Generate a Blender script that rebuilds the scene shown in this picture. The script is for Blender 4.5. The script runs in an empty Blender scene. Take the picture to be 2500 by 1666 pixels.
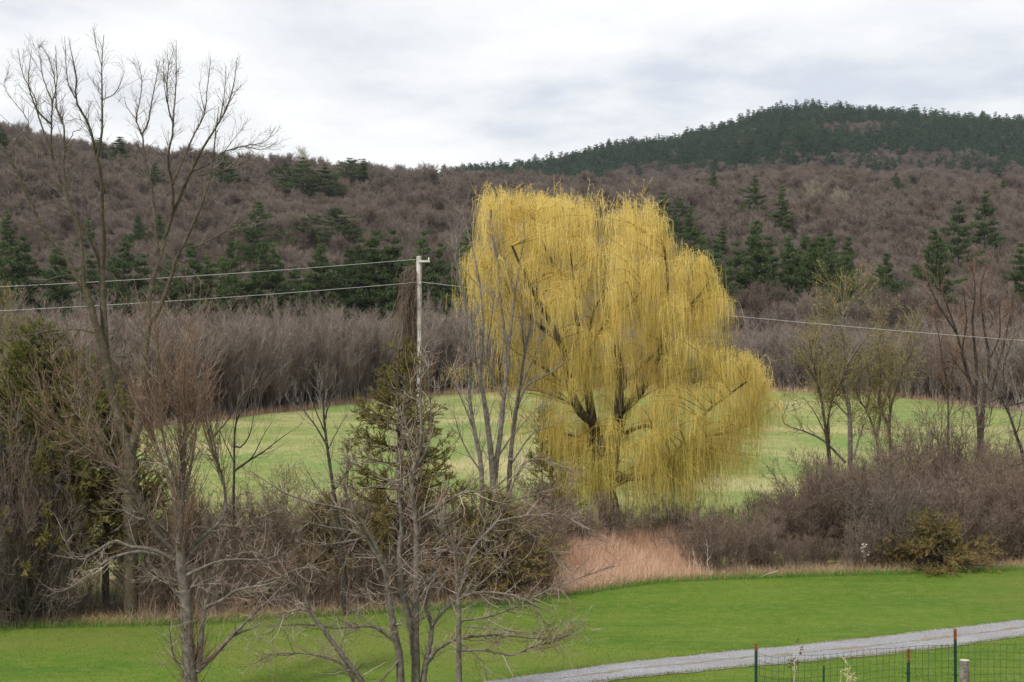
import bpy, math
import numpy as np

# ------------------------------------------------------------------ camera, sky, sun, exposure
scene = bpy.context.scene
F = 4000.0                      # focal length in photo pixels (photo 2500 x 1666)
PITCH = math.atan((833 - 760) / F)
CZ = 12.0                       # camera height in the scene
cam_d = bpy.data.cameras.new("camera")
cam_d.sensor_width = 36.0
cam_d.lens = 36.0 * F / 2500.0
cam_d.clip_start = 0.5
cam_d.clip_end = 9000
cam = bpy.data.objects.new("camera", cam_d)
scene.collection.objects.link(cam)
cam.location = (0, 0, CZ)
cam.rotation_euler = (math.pi / 2 - PITCH, 0, 0)
scene.camera = cam

SUN_EL, SUN_AZ = math.radians(48), math.radians(215)    # azimuth clockwise from +Y: behind the camera, left
world = bpy.data.worlds.new("World")
scene.world = world
world.use_nodes = True
nt = world.node_tree
nt.nodes.clear()
def wn(t, **kw):
    n = nt.nodes.new(t)
    for k, v in kw.items():
        setattr(n, k, v)
    return n
out = wn("ShaderNodeOutputWorld")
bg = wn("ShaderNodeBackground")
sky = wn("ShaderNodeTexSky", sky_type='NISHITA', sun_disc=False)
sky.sun_elevation = SUN_EL
sky.sun_rotation = SUN_AZ
sky_dim = wn("ShaderNodeVectorMath", operation='SCALE')
sky_dim.inputs['Scale'].default_value = 0.11
nt.links.new(sky.outputs[0], sky_dim.inputs[0])
tc = wn("ShaderNodeTexCoord")
sep = wn("ShaderNodeSeparateXYZ")
nt.links.new(tc.outputs['Generated'], sep.inputs[0])
absz = wn("ShaderNodeMath", operation='ABSOLUTE')
nt.links.new(sep.outputs['Z'], absz.inputs[0])
zo = wn("ShaderNodeMath", operation='ADD')
zo.inputs[1].default_value = 0.13
nt.links.new(absz.outputs[0], zo.inputs[0])
dv = []
for ax in ('X', 'Y'):
    d = wn("ShaderNodeMath", operation='DIVIDE')
    nt.links.new(sep.outputs[ax], d.inputs[0])
    nt.links.new(zo.outputs[0], d.inputs[1])
    dv.append(d)
cmb = wn("ShaderNodeCombineXYZ")
nt.links.new(dv[0].outputs[0], cmb.inputs[0])
nt.links.new(dv[1].outputs[0], cmb.inputs[1])
mp = wn("ShaderNodeMapping")
mp.inputs['Location'].default_value = (3.1, 7.3, 0)
mp.inputs['Scale'].default_value = (1.5, 1.0, 1)
nt.links.new(cmb.outputs[0], mp.inputs[0])
nz = wn("ShaderNodeTexNoise")
nz.inputs['Scale'].default_value = 1.05
nz.inputs['Detail'].default_value = 7
nz.inputs['Roughness'].default_value = 0.52
nz.inputs['Distortion'].default_value = 0.15
nt.links.new(mp.outputs[0], nz.inputs['Vector'])
cr = wn("ShaderNodeValToRGB")
e = cr.color_ramp.elements
e[0].position, e[0].color = 0.36, (0.67, 0.71, 0.79, 1)
e[1].position, e[1].color = 0.60, (1.0, 1.0, 1.0, 1)
m = e.new(0.47); m.color = (0.87, 0.882, 0.90, 1)
nt.links.new(nz.outputs['Fac'], cr.inputs[0])
mixs = wn("ShaderNodeMix", data_type='RGBA')
mixs.inputs['Factor'].default_value = 0.93          # cloud cover over the clear sky
nt.links.new(sky_dim.outputs[0], mixs.inputs['A'])
nt.links.new(cr.outputs[0], mixs.inputs['B'])
nt.links.new(mixs.outputs['Result'], bg.inputs['Color'])
bg.inputs['Strength'].default_value = 1.0
nt.links.new(bg.outputs[0], out.inputs[0])

sun_d = bpy.data.lights.new("sun", 'SUN')
sun_d.energy = 3.2
sun_d.angle = math.radians(5)
sun_d.color = (1.0, 0.95, 0.88)
sun = bpy.data.objects.new("sun", sun_d)
scene.collection.objects.link(sun)
sun.rotation_euler = (math.pi / 2 - SUN_EL, 0, -SUN_AZ + math.pi)

vs = scene.view_settings
vs.view_transform = 'Standard'
vs.look = 'None'
vs.gamma = 1.0
vs.use_curve_mapping = False
vs.exposure = 0.12
scene.cycles.use_denoising = True
scene.cycles.denoiser = 'OPENIMAGEDENOISE'
scene.cycles.denoising_input_passes = 'RGB_ALBEDO_NORMAL'
scene.cycles.denoising_prefilter = 'NONE'
scene.cycles.max_bounces = 5
scene.cycles.diffuse_bounces = 3
scene.cycles.transparent_max_bounces = 8

# ------------------------------------------------------------------ small helpers
COL = scene.collection
RNG = np.random.default_rng(7)
CP, SP = math.cos(PITCH), math.sin(PITCH)

def at(px, py, D):
    """point at depth D (metres along +Y) seen at photo pixel px, py"""
    u = (np.asarray(px, float) - 1250) / F
    v = -(np.asarray(py, float) - 833) / F
    ry = CP + v * SP
    rz = v * CP - SP
    s = np.asarray(D, float) / ry
    return np.stack(np.broadcast_arrays(u * s, np.asarray(D, float) + 0 * s, CZ + rz * s), -1)

def proj(P):
    P = np.asarray(P, float)
    x, y, z = P[..., 0], P[..., 1], P[..., 2] - CZ
    f = y * CP - z * SP
    up = y * SP + z * CP
    return 1250 + F * x / f, 833 - F * up / f

def obj(name, me, parent=None, mat=None):
    o = bpy.data.objects.new(name, me)
    COL.objects.link(o)
    if parent is not None:
        o.parent = parent
    if mat is not None:
        me.materials.clear(); me.materials.append(mat)
    return o

def empty(name, loc, label, cat, group=None):
    o = bpy.data.objects.new(name, None)
    o.empty_display_size = 0.3
    COL.objects.link(o)
    o.location = loc
    tag(o, label, cat, group)
    return o

def tag(o, label=None, cat=None, group=None, kind=None):
    if label: o["label"] = label
    if cat: o["category"] = cat
    if group: o["group"] = group
    if kind: o["kind"] = kind
    return o

def copy_thing(root, loc, rz=0.0, sc=(1, 1, 1), label=None, group=None):
    r = root.copy()
    COL.objects.link(r)
    r.location = loc
    r.rotation_euler = (0, 0, rz)
    r.scale = sc
    if label: r["label"] = label
    if group: r["group"] = group
    for ch in list(root.children):
        c = ch.copy()
        COL.objects.link(c)
        c.parent = r
        for g in list(ch.children):
            d = g.copy()
            COL.objects.link(d)
            d.parent = c
    return r

class MB:
    """collects quads/triangles as numpy arrays and builds one mesh"""
    def __init__(s):
        s.v, s.q, s.t, s.a, s.n = [], [], [], [], 0
    def add(s, v, quads=None, tris=None, var=None):
        v = np.asarray(v, float).reshape(-1, 3)
        s.v.append(v)
        s.a.append(np.zeros(len(v)) if var is None else np.asarray(var, float).reshape(-1))
        if quads is not None and len(quads): s.q.append(np.asarray(quads).reshape(-1, 4) + s.n)
        if tris is not None and len(tris): s.t.append(np.asarray(tris).reshape(-1, 3) + s.n)
        s.n += len(v)
        return s
    def tubes(s, P, R, sides=5, var=None, cap=False):
        P = np.asarray(P, float); R = np.asarray(R, float)
        if P.ndim == 2: P, R = P[None], R[None]
        N, K, _ = P.shape
        T = np.gradient(P, axis=1)
        T /= np.linalg.norm(T, axis=2, keepdims=True) + 1e-9
        ref = np.zeros((N, 1, 3))
        ph = (np.arange(N) * 2.399963) % (2 * np.pi)
        mean = T.mean(1)
        vert = np.abs(mean[:, 2]) > 0.6
        ref[:, 0, 0] = np.where(vert, np.cos(ph), 0.15 * np.cos(ph))
        ref[:, 0, 1] = np.where(vert, np.sin(ph), 0.15 * np.sin(ph))
        ref[:, 0, 2] = np.where(vert, 0.05, 1.0)
        U = np.cross(T, np.broadcast_to(ref, T.shape))
        U /= np.linalg.norm(U, axis=2, keepdims=True) + 1e-9
        V = np.cross(T, U)
        if sides == 2:
            if not getattr(s, 'flat', False):   # turn ribbons so that they do not all face one way
                p2 = (np.arange(N) * 4.7123 + ph * .37)
                c, n = np.cos(p2)[:, None, None], np.sin(p2)[:, None, None]
                U = U * c + V * n
            v = np.stack([P - U * R[..., None], P + U * R[..., None]], 2)
        else:
            an = np.arange(sides) * 2 * np.pi / sides
            v = P[:, :, None] + R[..., None, None] * (U[:, :, None] * np.cos(an)[:, None] + V[:, :, None] * np.sin(an)[:, None])
        m = sides
        idx = np.arange(N * K * m).reshape(N, K, m)
        if m == 2:
            q = np.stack([idx[:, :-1, 0], idx[:, :-1, 1], idx[:, 1:, 1], idx[:, 1:, 0]], -1)
        else:
            nx = np.roll(idx, -1, axis=2)
            q = np.stack([idx[:, :-1], nx[:, :-1], nx[:, 1:], idx[:, 1:]], -1)
        vv = None if var is None else np.broadcast_to(np.asarray(var, float).reshape(N, 1, 1), (N, K, m))
        s.add(v, q, None, vv)
        if cap and m > 2:
            n0 = s.n
            for k in range(N):
                c = P[k, -1] + T[k, -1] * R[k, -1] * 0.3
                ring = v[k, -1]
                s.add(np.vstack([ring, c]), None, [(i, (i + 1) % m, m) for i in range(m)])
        return s
    def box(s, c, sz, var=0.0):
        c = np.asarray(c, float); h = np.asarray(sz, float) / 2
        v = np.array([[x, y, z] for x in (-1, 1) for y in (-1, 1) for z in (-1, 1)]) * h + c
        s.add(v, [(0, 1, 3, 2), (4, 6, 7, 5), (0, 4, 5, 1), (2, 3, 7, 6), (0, 2, 6, 4), (1, 5, 7, 3)], None, np.full(8, var))
        return s
    def mesh(s, name, mat=None, smooth=False):
        v = np.concatenate(s.v) if s.v else np.zeros((0, 3))
        q = np.concatenate(s.q) if s.q else np.zeros((0, 4), int)
        t = np.concatenate(s.t) if s.t else np.zeros((0, 3), int)
        me = bpy.data.meshes.new(name)
        me.vertices.add(len(v))
        me.vertices.foreach_set("co", v.astype(np.float32).ravel())
        nl = len(q) * 4 + len(t) * 3
        me.loops.add(nl)
        me.loops.foreach_set("vertex_index", np.concatenate([q.ravel(), t.ravel()]).astype(np.int32))
        me.polygons.add(len(q) + len(t))
        st = np.concatenate([np.arange(len(q)) * 4, len(q) * 4 + np.arange(len(t)) * 3]).astype(np.int32)
        me.polygons.foreach_set("loop_start", st)
        at_ = me.attributes.new("var", 'FLOAT', 'POINT')
        at_.data.foreach_set("value", np.concatenate(s.a).astype(np.float32) if s.a else np.zeros(0, np.float32))
        me.update(calc_edges=True)
        me.polygons.foreach_set("use_smooth", np.full(len(q) + len(t), smooth))
        if mat is not None: me.materials.append(mat)
        return me

# ------------------------------------------------------------------ materials
def material(name, cols, rough=0.85, noise=None, mixn=0.5, objrand=0.0, bump=0.0, bscale=30.0, trans=0.0, spec=0.25, coord='Object', bright=0.0):
    """colour ramp driven by the point attribute 'var', a noise and the per-object random number"""
    m = bpy.data.materials.new(name)
    m.use_nodes = True
    t = m.node_tree
    b = t.nodes["Principled BSDF"]
    b.inputs['Roughness'].default_value = rough
    b.inputs['Specular IOR Level'].default_value = spec
    ramp = t.nodes.new("ShaderNodeValToRGB")
    els = ramp.color_ramp.elements
    n = len(cols)
    while len(els) < n: els.new(0.5)
    for i, c in enumerate(cols):
        els[i].position = i / max(1, n - 1)
        els[i].color = (*c, 1)
    at_ = t.nodes.new("ShaderNodeAttribute"); at_.attribute_name = "var"
    fac = at_.outputs['Fac']
    tc = t.nodes.new("ShaderNodeTexCoord")
    geo = t.nodes.new("ShaderNodeNewGeometry")
    vec = geo.outputs['Position'] if coord == 'World' else tc.outputs['Object']
    if noise:
        nz = t.nodes.new("ShaderNodeTexNoise")
        nz.inputs['Scale'].default_value = noise
        nz.inputs['Detail'].default_value = 5
        nz.inputs['Roughness'].default_value = 0.6
        t.links.new(vec, nz.inputs['Vector'])
        mr = t.nodes.new("ShaderNodeMapRange")
        mr.inputs['From Min'].default_value = 0.3; mr.inputs['From Max'].default_value = 0.7
        t.links.new(nz.outputs['Fac'], mr.inputs['Value'])
        mx = t.nodes.new("ShaderNodeMix")
        mx.inputs['Factor'].default_value = mixn
        t.links.new(fac, mx.inputs['A']); t.links.new(mr.outputs[0], mx.inputs['B'])
        fac = mx.outputs[0]
    if objrand:
        oi = t.nodes.new("ShaderNodeObjectInfo")
        mx = t.nodes.new("ShaderNodeMix")
        mx.inputs['Factor'].default_value = objrand
        t.links.new(fac, mx.inputs['A']); t.links.new(oi.outputs['Random'], mx.inputs['B'])
        fac = mx.outputs[0]
    t.links.new(fac, ramp.inputs[0])
    t.links.new(ramp.outputs[0], b.inputs['Base Color'])
    if bump:
        nb = t.nodes.new("ShaderNodeTexNoise")
        nb.inputs['Scale'].default_value = bscale
        nb.inputs['Detail'].default_value = 6
        t.links.new(vec, nb.inputs['Vector'])
        bp = t.nodes.new("ShaderNodeBump")
        bp.inputs['Strength'].default_value = bump
        bp.inputs['Distance'].default_value = 0.05
        t.links.new(nb.outputs['Fac'], bp.inputs['Height'])
        t.links.new(bp.outputs[0], b.inputs['Normal'])
    if trans:
        o = t.nodes["Material Output"]
        tr = t.nodes.new("ShaderNodeBsdfTranslucent")
        t.links.new(ramp.outputs[0], tr.inputs[0])
        ms = t.nodes.new("ShaderNodeMixShader")
        ms.inputs[0].default_value = trans
        t.links.new(b.outputs[0], ms.inputs[1]); t.links.new(tr.outputs[0], ms.inputs[2])
        t.links.new(ms.outputs[0], o.inputs[0])
    return m

M = {}
M['bark_grey'] = material('bark_grey', [(.075, .062, .050), (.19, .165, .14), (.38, .345, .30)], noise=7, mixn=.65, bump=.5, bscale=40)
M['bark_locust'] = material('bark_locust', [(.045, .036, .022), (.10, .082, .055), (.20, .175, .13)], noise=6, mixn=.7, bump=.7, bscale=22)
M['bark_dark'] = material('bark_dark', [(.022, .018, .014), (.05, .042, .035), (.11, .10, .085)], noise=6, mixn=.6, bump=.5, bscale=30)
M['twig_pale'] = material('twig_pale', [(.12, .082, .062), (.26, .20, .165), (.44, .375, .32)], noise=3, mixn=.4)
M['twig_red'] = material('twig_red', [(.085, .050, .034), (.17, .105, .072), (.30, .20, .145)], noise=2, mixn=.3)
M['twig_locust'] = material('twig_locust', [(.07, .058, .045), (.14, .12, .10), (.25, .225, .20)], noise=2, mixn=.3)
M['twig_brown'] = material('twig_brown', [(.076, .053, .040), (.150, .108, .081), (.27, .205, .16)], noise=.8, mixn=.35, objrand=.35)
M['twig_grey'] = material('twig_grey', [(.08, .066, .054), (.165, .142, .122), (.31, .28, .25)], noise=.8, mixn=.35, objrand=.25)
M['twig_bud'] = material('twig_bud', [(.10, .085, .05), (.20, .165, .075), (.36, .29, .10)], noise=1, mixn=.3)
M['twig_edge'] = material('twig_edge', [(.11, .082, .068), (.20, .158, .132), (.34, .285, .245)], noise=.4, mixn=.3, objrand=.35)
M['hill_twig'] = material('hill_twig', [(.070, .053, .043), (.140, .106, .084), (.20, .164, .138), (.205, .140, .104)], noise=.12, mixn=.25, objrand=.55)  # brown twig tones, darkened to put cloud shade on the hill into the colour
M['hill_bark'] = material('hill_bark', [(.12, .105, .095), (.24, .22, .20)], noise=.6, mixn=.5, objrand=.4)
M['pine'] = material('pine', [(.030, .050, .018), (.062, .096, .032), (.118, .158, .050)], noise=.35, mixn=.35, objrand=.25, trans=.12)
M['pine_far'] = material('pine_far', [(.016, .034, .018), (.034, .062, .030), (.062, .098, .044)], noise=.1, mixn=.2, objrand=.5, trans=.1)
M['pine_trunk'] = material('pine_trunk', [(.04, .033, .028), (.10, .085, .075)], noise=2, mixn=.6)
M['cedar'] = material('cedar', [(.070, .072, .022), (.138, .124, .036), (.205, .152, .054), (.26, .175, .078)], noise=1.1, mixn=.45, trans=.15)
M['cedar_green'] = material('cedar_green', [(.058, .074, .016), (.125, .135, .030), (.195, .165, .046), (.25, .175, .07)], noise=1.3, mixn=.4, trans=.15)
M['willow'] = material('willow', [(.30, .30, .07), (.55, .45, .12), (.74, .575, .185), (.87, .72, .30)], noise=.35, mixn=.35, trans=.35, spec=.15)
M['willow_bark'] = material('willow_bark', [(.030, .024, .016), (.065, .053, .036), (.13, .11, .08)], noise=4, mixn=.6, bump=.6, bscale=18)
M['willow_twig'] = material('willow_twig', [(.16, .11, .03), (.34, .23, .05), (.48, .34, .07)], noise=1, mixn=.4)
M['dead_grass'] = material('dead_grass', [(.19, .115, .07), (.46, .28, .18), (.70, .48, .345), (.74, .60, .47)], noise=.25, mixn=.3, coord='World', trans=.2)
M['straw'] = material('straw', [(.30, .20, .10), (.50, .37, .21), (.62, .52, .36)], noise=.5, mixn=.3, coord='World', trans=.2)
M['wood_pole'] = material('wood_pole', [(.26, .245, .23), (.52, .50, .47), (.66, .64, .61)], noise=3, mixn=.8, bump=.3, bscale=12)
M['wood_post'] = material('wood_post', [(.10, .085, .07), (.22, .195, .165), (.32, .29, .25)], noise=9, mixn=.8, bump=.6, bscale=30)
M['green_paint'] = material('green_paint', [(.008, .035, .022), (.016, .06, .038), (.05, .05, .035)], noise=14, mixn=.8, rough=.5)
M['rust'] = material('rust', [(.09, .03, .015), (.22, .075, .03), (.30, .14, .07)], noise=22, mixn=.8)
M['wire'] = material('wire', [(.012, .04, .028), (.03, .06, .045)], noise=5, mixn=.6, rough=.5)
M['cable'] = material('cable', [(.38, .38, .38), (.55, .55, .55)], noise=2, mixn=.5, rough=.5)
M['insulator'] = material('insulator', [(.6, .6, .6), (.75, .75, .74)], noise=8, mixn=.5, rough=.3)
M['leaf_litter'] = material('leaf_litter', [(.045, .034, .028), (.095, .070, .055), (.15, .115, .09)], noise=.6, mixn=1, coord='World', bump=.4, bscale=3)

def ground_mat(name, layers, rough=.95, bumps=((30, .4),)):
    """layers: list of (noise scale, (lo, hi), colour) mixed one over another; world coordinates"""
    m = bpy.data.materials.new(name); m.use_nodes = True
    t = m.node_tree; b = t.nodes["Principled BSDF"]
    b.inputs['Roughness'].default_value = rough
    b.inputs['Specular IOR Level'].default_value = .1
    geo = t.nodes.new("ShaderNodeNewGeometry")
    cur = None
    for k, (sc, lim, col) in enumerate(layers):
        if cur is None:
            rgb = t.nodes.new("ShaderNodeRGB"); rgb.outputs[0].default_value = (*col, 1)
            cur = rgb.outputs[0]; continue
        mp_ = t.nodes.new("ShaderNodeMapping")
        mp_.inputs['Location'].default_value = (k * 17.3, k * 5.1, 0)
        if isinstance(sc, tuple): mp_.inputs['Scale'].default_value = sc; s_ = 1.0
        else: s_ = sc
        t.links.new(geo.outputs['Position'], mp_.inputs[0])
        nz = t.nodes.new("ShaderNodeTexNoise"); nz.inputs['Scale'].default_value = s_
        nz.inputs['Detail'].default_value = 5; nz.inputs['Roughness'].default_value = .6
        t.links.new(mp_.outputs[0], nz.inputs['Vector'])
        mr = t.nodes.new("ShaderNodeMapRange")
        mr.inputs['From Min'].default_value, mr.inputs['From Max'].default_value = lim
        t.links.new(nz.outputs['Fac'], mr.inputs['Value'])
        mx = t.nodes.new("ShaderNodeMix"); mx.data_type = 'RGBA'
        t.links.new(mr.outputs[0], mx.inputs['Factor'])
        t.links.new(cur, mx.inputs['A']); mx.inputs['B'].default_value = (*col, 1)
        cur = mx.outputs['Result']
    t.links.new(cur, b.inputs['Base Color'])
    nrm = None
    for sc, st in bumps:
        nb = t.nodes.new("ShaderNodeTexNoise"); nb.inputs['Scale'].default_value = sc; nb.inputs['Detail'].default_value = 4
        t.links.new(geo.outputs['Position'], nb.inputs['Vector'])
        bp = t.nodes.new("ShaderNodeBump"); bp.inputs['Strength'].default_value = st; bp.inputs['Distance'].default_value = .04
        t.links.new(nb.outputs['Fac'], bp.inputs['Height'])
        if nrm is not None: t.links.new(nrm, bp.inputs['Normal'])
        nrm = bp.outputs[0]
    if nrm is not None: t.links.new(nrm, b.inputs['Normal'])
    return m

M['lawn'] = ground_mat('lawn', [(0, 0, (.084, .152, .016)), (.30, (.40, .60), (.122, .178, .024)), ((.12, .5, .1), (.45, .66), (.064, .138, .016)), (2.2, (.48, .72), (.150, .190, .042)), (.08, (.52, .66), (.138, .168, .034)), (7.0, (.55, .75), (.06, .13, .016)), (11.0, (.64, .74), (.26, .24, .10))], bumps=((9, .4), (60, .5)))
M['meadow'] = ground_mat('meadow', [(0, 0, (.165, .215, .06)), ((.045, .06, .1), (.46, .64), (.36, .32, .16)), (.35, (.48, .70), (.29, .28, .11)), ((.06, .05, .1), (.52, .64), (.14, .215, .055)), (1.6, (.54, .76), (.42, .36, .21))], bumps=((2.5, .6), (12, .5)))
M['forest_floor'] = ground_mat('forest_floor', [(0, 0, (.085, .062, .05)), (.05, (.4, .65), (.12, .088, .072)), (.6, (.45, .7), (.055, .042, .035))], bumps=((1.5, .5),))
M['gravel'] = ground_mat('gravel', [(0, 0, (.25, .25, .265)), (.9, (.40, .65), (.185, .185, .20)), (9, (.45, .72), (.36, .36, .375)), ((.25, .8, .1), (.46, .62), (.22, .215, .22)), (38, (.50, .68), (.55, .55, .56)), (28, (.56, .72), (.15, .15, .16))], bumps=((45, .7), (14, .4)))
M['gravel_brown'] = ground_mat('gravel_brown', [(0, 0, (.26, .235, .21)), (2.0, (.45, .6), (.235, .17, .11)), (12, (.5, .7), (.34, .32, .31)), (5, (.55, .7), (.16, .19, .06))], bumps=((45, .7),))

# ------------------------------------------------------------------ the lie of the land
NY = [-60, 0, 12, 22, 30, 38, 45, 52, 65, 75, 95, 125, 300, 350]
NZ = [-2.4, -3.2, -4.2, -5.7, -8.2, -9.3, -9.78, -10.2, -10.6, -11.0, -11.5, -11.6, -11.6, -11.3]
RPX = [-900, 0, 200, 400, 700, 900, 1100, 1250, 1500, 1700, 2000, 2300, 2500, 3400]
RPY = [255, 300, 335, 358, 383, 400, 411, 417, 430, 428, 402, 428, 440, 470]
FPX = [-900, 900, 1150, 1250, 1350, 1500, 1650, 1750, 1830, 1900, 2000, 2100, 2200, 2300, 2400, 2500, 3400]
FPY = [430, 425, 412, 404, 388, 357, 335, 308, 283, 264, 256, 262, 274, 284, 290, 292, 330]
D_HILL, D_RIDGE, D_FAR = 350.0, 950.0, 2300.0

def smooth_interp(x, xs, ys):
    xs = np.asarray(xs, float); ys = np.asarray(ys, float)
    a = np.interp(x, xs, ys)
    w = 1.6
    return (np.interp(x - w, xs, ys) + a + np.interp(x + w, xs, ys)) / 3

def ground_h(x, y):
    x = np.asarray(x, float); y = np.asarray(y, float)
    px = 1250 + F * x / np.maximum(y, 60)
    near = smooth_interp(y, NY, NZ)
    near = near + 0.10 * np.sin(x * .11 + 1) * np.clip((y - 30) / 20, 0, 1) + 0.05 * np.sin(y * .31 + x * .2)
    Hr = (760 - np.interp(px, RPX, RPY)) / F * D_RIDGE - 14
    t = np.clip((y - D_HILL) / (D_RIDGE - D_HILL), 0, 1)
    und = 6.5 * np.sin(x * .021 + y * .004) * np.sin(y * .013 + 1.3) + 2.0 * np.sin(x * .05 - y * .03 + 2)
    hill = -11.3 + (Hr + 11.3) * (0.5 * t + 0.5 * t ** 1.4) + und * np.sin(np.pi * t)
    back = Hr - (y - D_RIDGE) * 0.06
    hill = np.where(y > D_RIDGE, back, hill)
    Hf = (760 - np.interp(px, FPX, FPY)) / F * D_FAR - 16
    tf = np.clip((y - 1200) / (D_FAR - 1200), 0, 1)
    und2 = 9 * np.sin(x * .011 + 1) * np.sin(y * .006) + 5 * np.sin(x * .03 + y * .01)
    far = 10 + (Hf - 10) * tf ** 0.85 + und2 * np.sin(np.pi * tf)
    far = np.where(y > D_FAR, Hf - (y - D_FAR) * .08, far)
    far = np.where(y < 1200, -99, far)
    h = np.where(y < D_HILL, near, np.maximum(hill, far))
    return CZ + h

def hit(px, py):
    """where the view ray through a photo pixel meets the near ground"""
    D = np.arange(20, 340, .1)
    P = at(px, py, D)
    k = int(np.argmax(P[:, 2] < ground_h(P[:, 0], P[:, 1])))
    return P[k]

def on_ground(x, y, dz=0.0):
    return (float(x), float(y), float(ground_h(x, y)) + dz)

def grid_sheet(name, rows, mat, dz=0.0):
    """rows: list of (y, x0, x1, n) with equal n -> draped sheet"""
    V = []
    n = rows[0][3]
    for (y, x0, x1, _) in rows:
        xs = np.linspace(x0, x1, n)
        V.append(np.stack([xs, np.full(n, y), ground_h(xs, np.full(n, y)) + dz], -1))
    V = np.array(V)
    R_ = len(rows)
    idx = np.arange(R_ * n).reshape(R_, n)
    q = np.stack([idx[:-1, :-1], idx[:-1, 1:], idx[1:, 1:], idx[1:, :-1]], -1)
    b = MB().add(V, q)
    o = obj(name, b.mesh(name, mat, smooth=True))
    tag(o, kind='structure')
    return o

ys = np.concatenate([np.arange(-60, 130, 1.0), np.arange(130, 300, 4), np.arange(300, 900, 9), np.arange(900, 2600, 25), np.arange(2600, 6200, 200)])
grid_sheet("ground", [(y, -(60 + .75 * max(y, 0)), 60 + .75 * max(y, 0), 120) for y in ys], M['forest_floor'], -.06)

EDGE = np.array([hit(a, b) for a, b in [(0, 1536), (330, 1530), (520, 1524), (800, 1506), (1000, 1494), (1290, 1472), (1400, 1455), (1600, 1425), (1800, 1415), (2000, 1408), (2300, 1400), (2500, 1393)]])
def edge_y(x):
    return np.interp(x, EDGE[:, 0], EDGE[:, 1])
BPX = [-500, 0, 230, 500, 650, 800, 1000, 1300, 1900, 2100, 2300, 2500, 3000]
BPY = [1085, 1078, 1062, 1030, 1011, 993, 969, 956, 956, 965, 983, 1008, 1030]
BXY = np.array([hit(a, b)[:2] for a, b in zip(BPX, BPY)])
def back_y(x):
    return np.interp(x, BXY[:, 0], BXY[:, 1])

def sheet_between(name, xs, y0f, y1f, ny, mat, dz):
    y0 = y0f(xs); y1 = y1f(xs)
    t = np.linspace(0, 1, ny)[:, None]
    Y = y0[None] * (1 - t) + y1[None] * t
    X = np.broadcast_to(xs[None], Y.shape)
    V = np.stack([X, Y, ground_h(X, Y) + dz], -1)
    idx = np.arange(Y.size).reshape(Y.shape)
    q = np.stack([idx[:-1, :-1], idx[:-1, 1:], idx[1:, 1:], idx[1:, :-1]], -1)
    o = obj(name, MB().add(V, q).mesh(name, mat, smooth=True))
    tag(o, kind='structure')
    return o

wob = lambda x: .25 * np.sin(x * 1.3) + .18 * np.sin(x * 3.1 + 1) + .1 * np.sin(x * 7.7)
sheet_between("lawn", np.linspace(-60, 60, 281), lambda x: np.full_like(x, -50.0), lambda x: edge_y(x) + wob(x) * .5, 90, M['lawn'], .02)
sheet_between("meadow", np.linspace(-95, 95, 191), lambda x: edge_y(x) + 4.5 + wob(x), lambda x: back_y(x) + wob(x * .5), 110, M['meadow'], .03)

# gravel drive
near_e = np.array([hit(a, b)[:2] for a, b in [(1460, 1664), (1650, 1649), (1903, 1624), (2192, 1595), (2336, 1573), (2499, 1557)]])
far_e = np.array([hit(a, b)[:2] for a, b in [(1215, 1664), (1381, 1641), (1650, 1613), (1845, 1593), (2011, 1571), (2192, 1550), (2336, 1535), (2499, 1521)]])
def edge_curve(e):
    k = np.polyfit(e[:, 0], e[:, 1], 2)
    k1 = np.polyfit(e[:, 0], e[:, 1], 1)
    xs = np.linspace(-9, 40, 380)
    y = np.polyval(k, np.clip(xs, e[0, 0] - 1, e[-1, 0] + 2)) + k1[0] * (xs - np.clip(xs, e[0, 0] - 1, e[-1, 0] + 2))
    return xs, y
xs_, yn_ = edge_curve(near_e)
_, yf_ = edge_curve(far_e)
yf_ = np.maximum(yf_, yn_ + 1.6)
def strip(name, a, b, mat, dz, ny=8, rough=1.0):
    rs = np.random.default_rng(int(a * 100) + 50)
    w = (.05 * np.sin(xs_ * 2.3) + .04 * np.sin(xs_ * 5.1 + a * 9) + rs.normal(0, .025, 400)[:len(xs_)]) * rough
    w2 = (.05 * np.sin(xs_ * 1.9 + 2) + .04 * np.sin(xs_ * 6.3 + b * 5) + rs.normal(0, .025, 400)[:len(xs_)]) * rough
    Y0 = yn_ + (yf_ - yn_) * a + w; Y1 = yn_ + (yf_ - yn_) * b + w2
    t = np.linspace(0, 1, ny)[:, None]
    Y = Y0 * (1 - t) + Y1 * t
    X = np.broadcast_to(xs_[None], Y.shape)
    V = np.stack([X, Y, ground_h(X, Y) + dz], -1)
    idx = np.arange(Y.size).reshape(Y.shape)
    q = np.stack([idx[:-1, :-1], idx[:-1, 1:], idx[1:, 1:], idx[1:, :-1]], -1)
    o = obj(name, MB().add(V, q).mesh(name, mat, smooth=True)); tag(o, kind='structure')
    return o
strip("gravel_drive_verge", -.07, 1.08, M['gravel_brown'], .035)
strip("gravel_drive", 0, 1, M['gravel'], .042)
strip("gravel_drive_centre_strip", .47, .55, M['gravel_brown'], .047, 3, rough=1.9)

# ------------------------------------------------------------------ branching
def grow(S, d, L, K, up=0.0, wig=.1, rng=RNG, drop=None):
    S = np.asarray(S, float); N = len(S)
    P = np.zeros((N, K, 3)); P[:, 0] = S
    d = d / (np.linalg.norm(d, axis=1, keepdims=True) + 1e-9)
    st = (np.asarray(L) / (K - 1))[:, None]
    for k in range(1, K):
        P[:, k] = P[:, k - 1] + d * st
        d = d + rng.normal(0, wig, (N, 3)) + np.array([0, 0, up / (K - 1)])
        if drop is not None: d[:, 2] -= drop * (k / (K - 1)) ** 2
        d /= np.linalg.norm(d, axis=1, keepdims=True) + 1e-9
    return P

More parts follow.
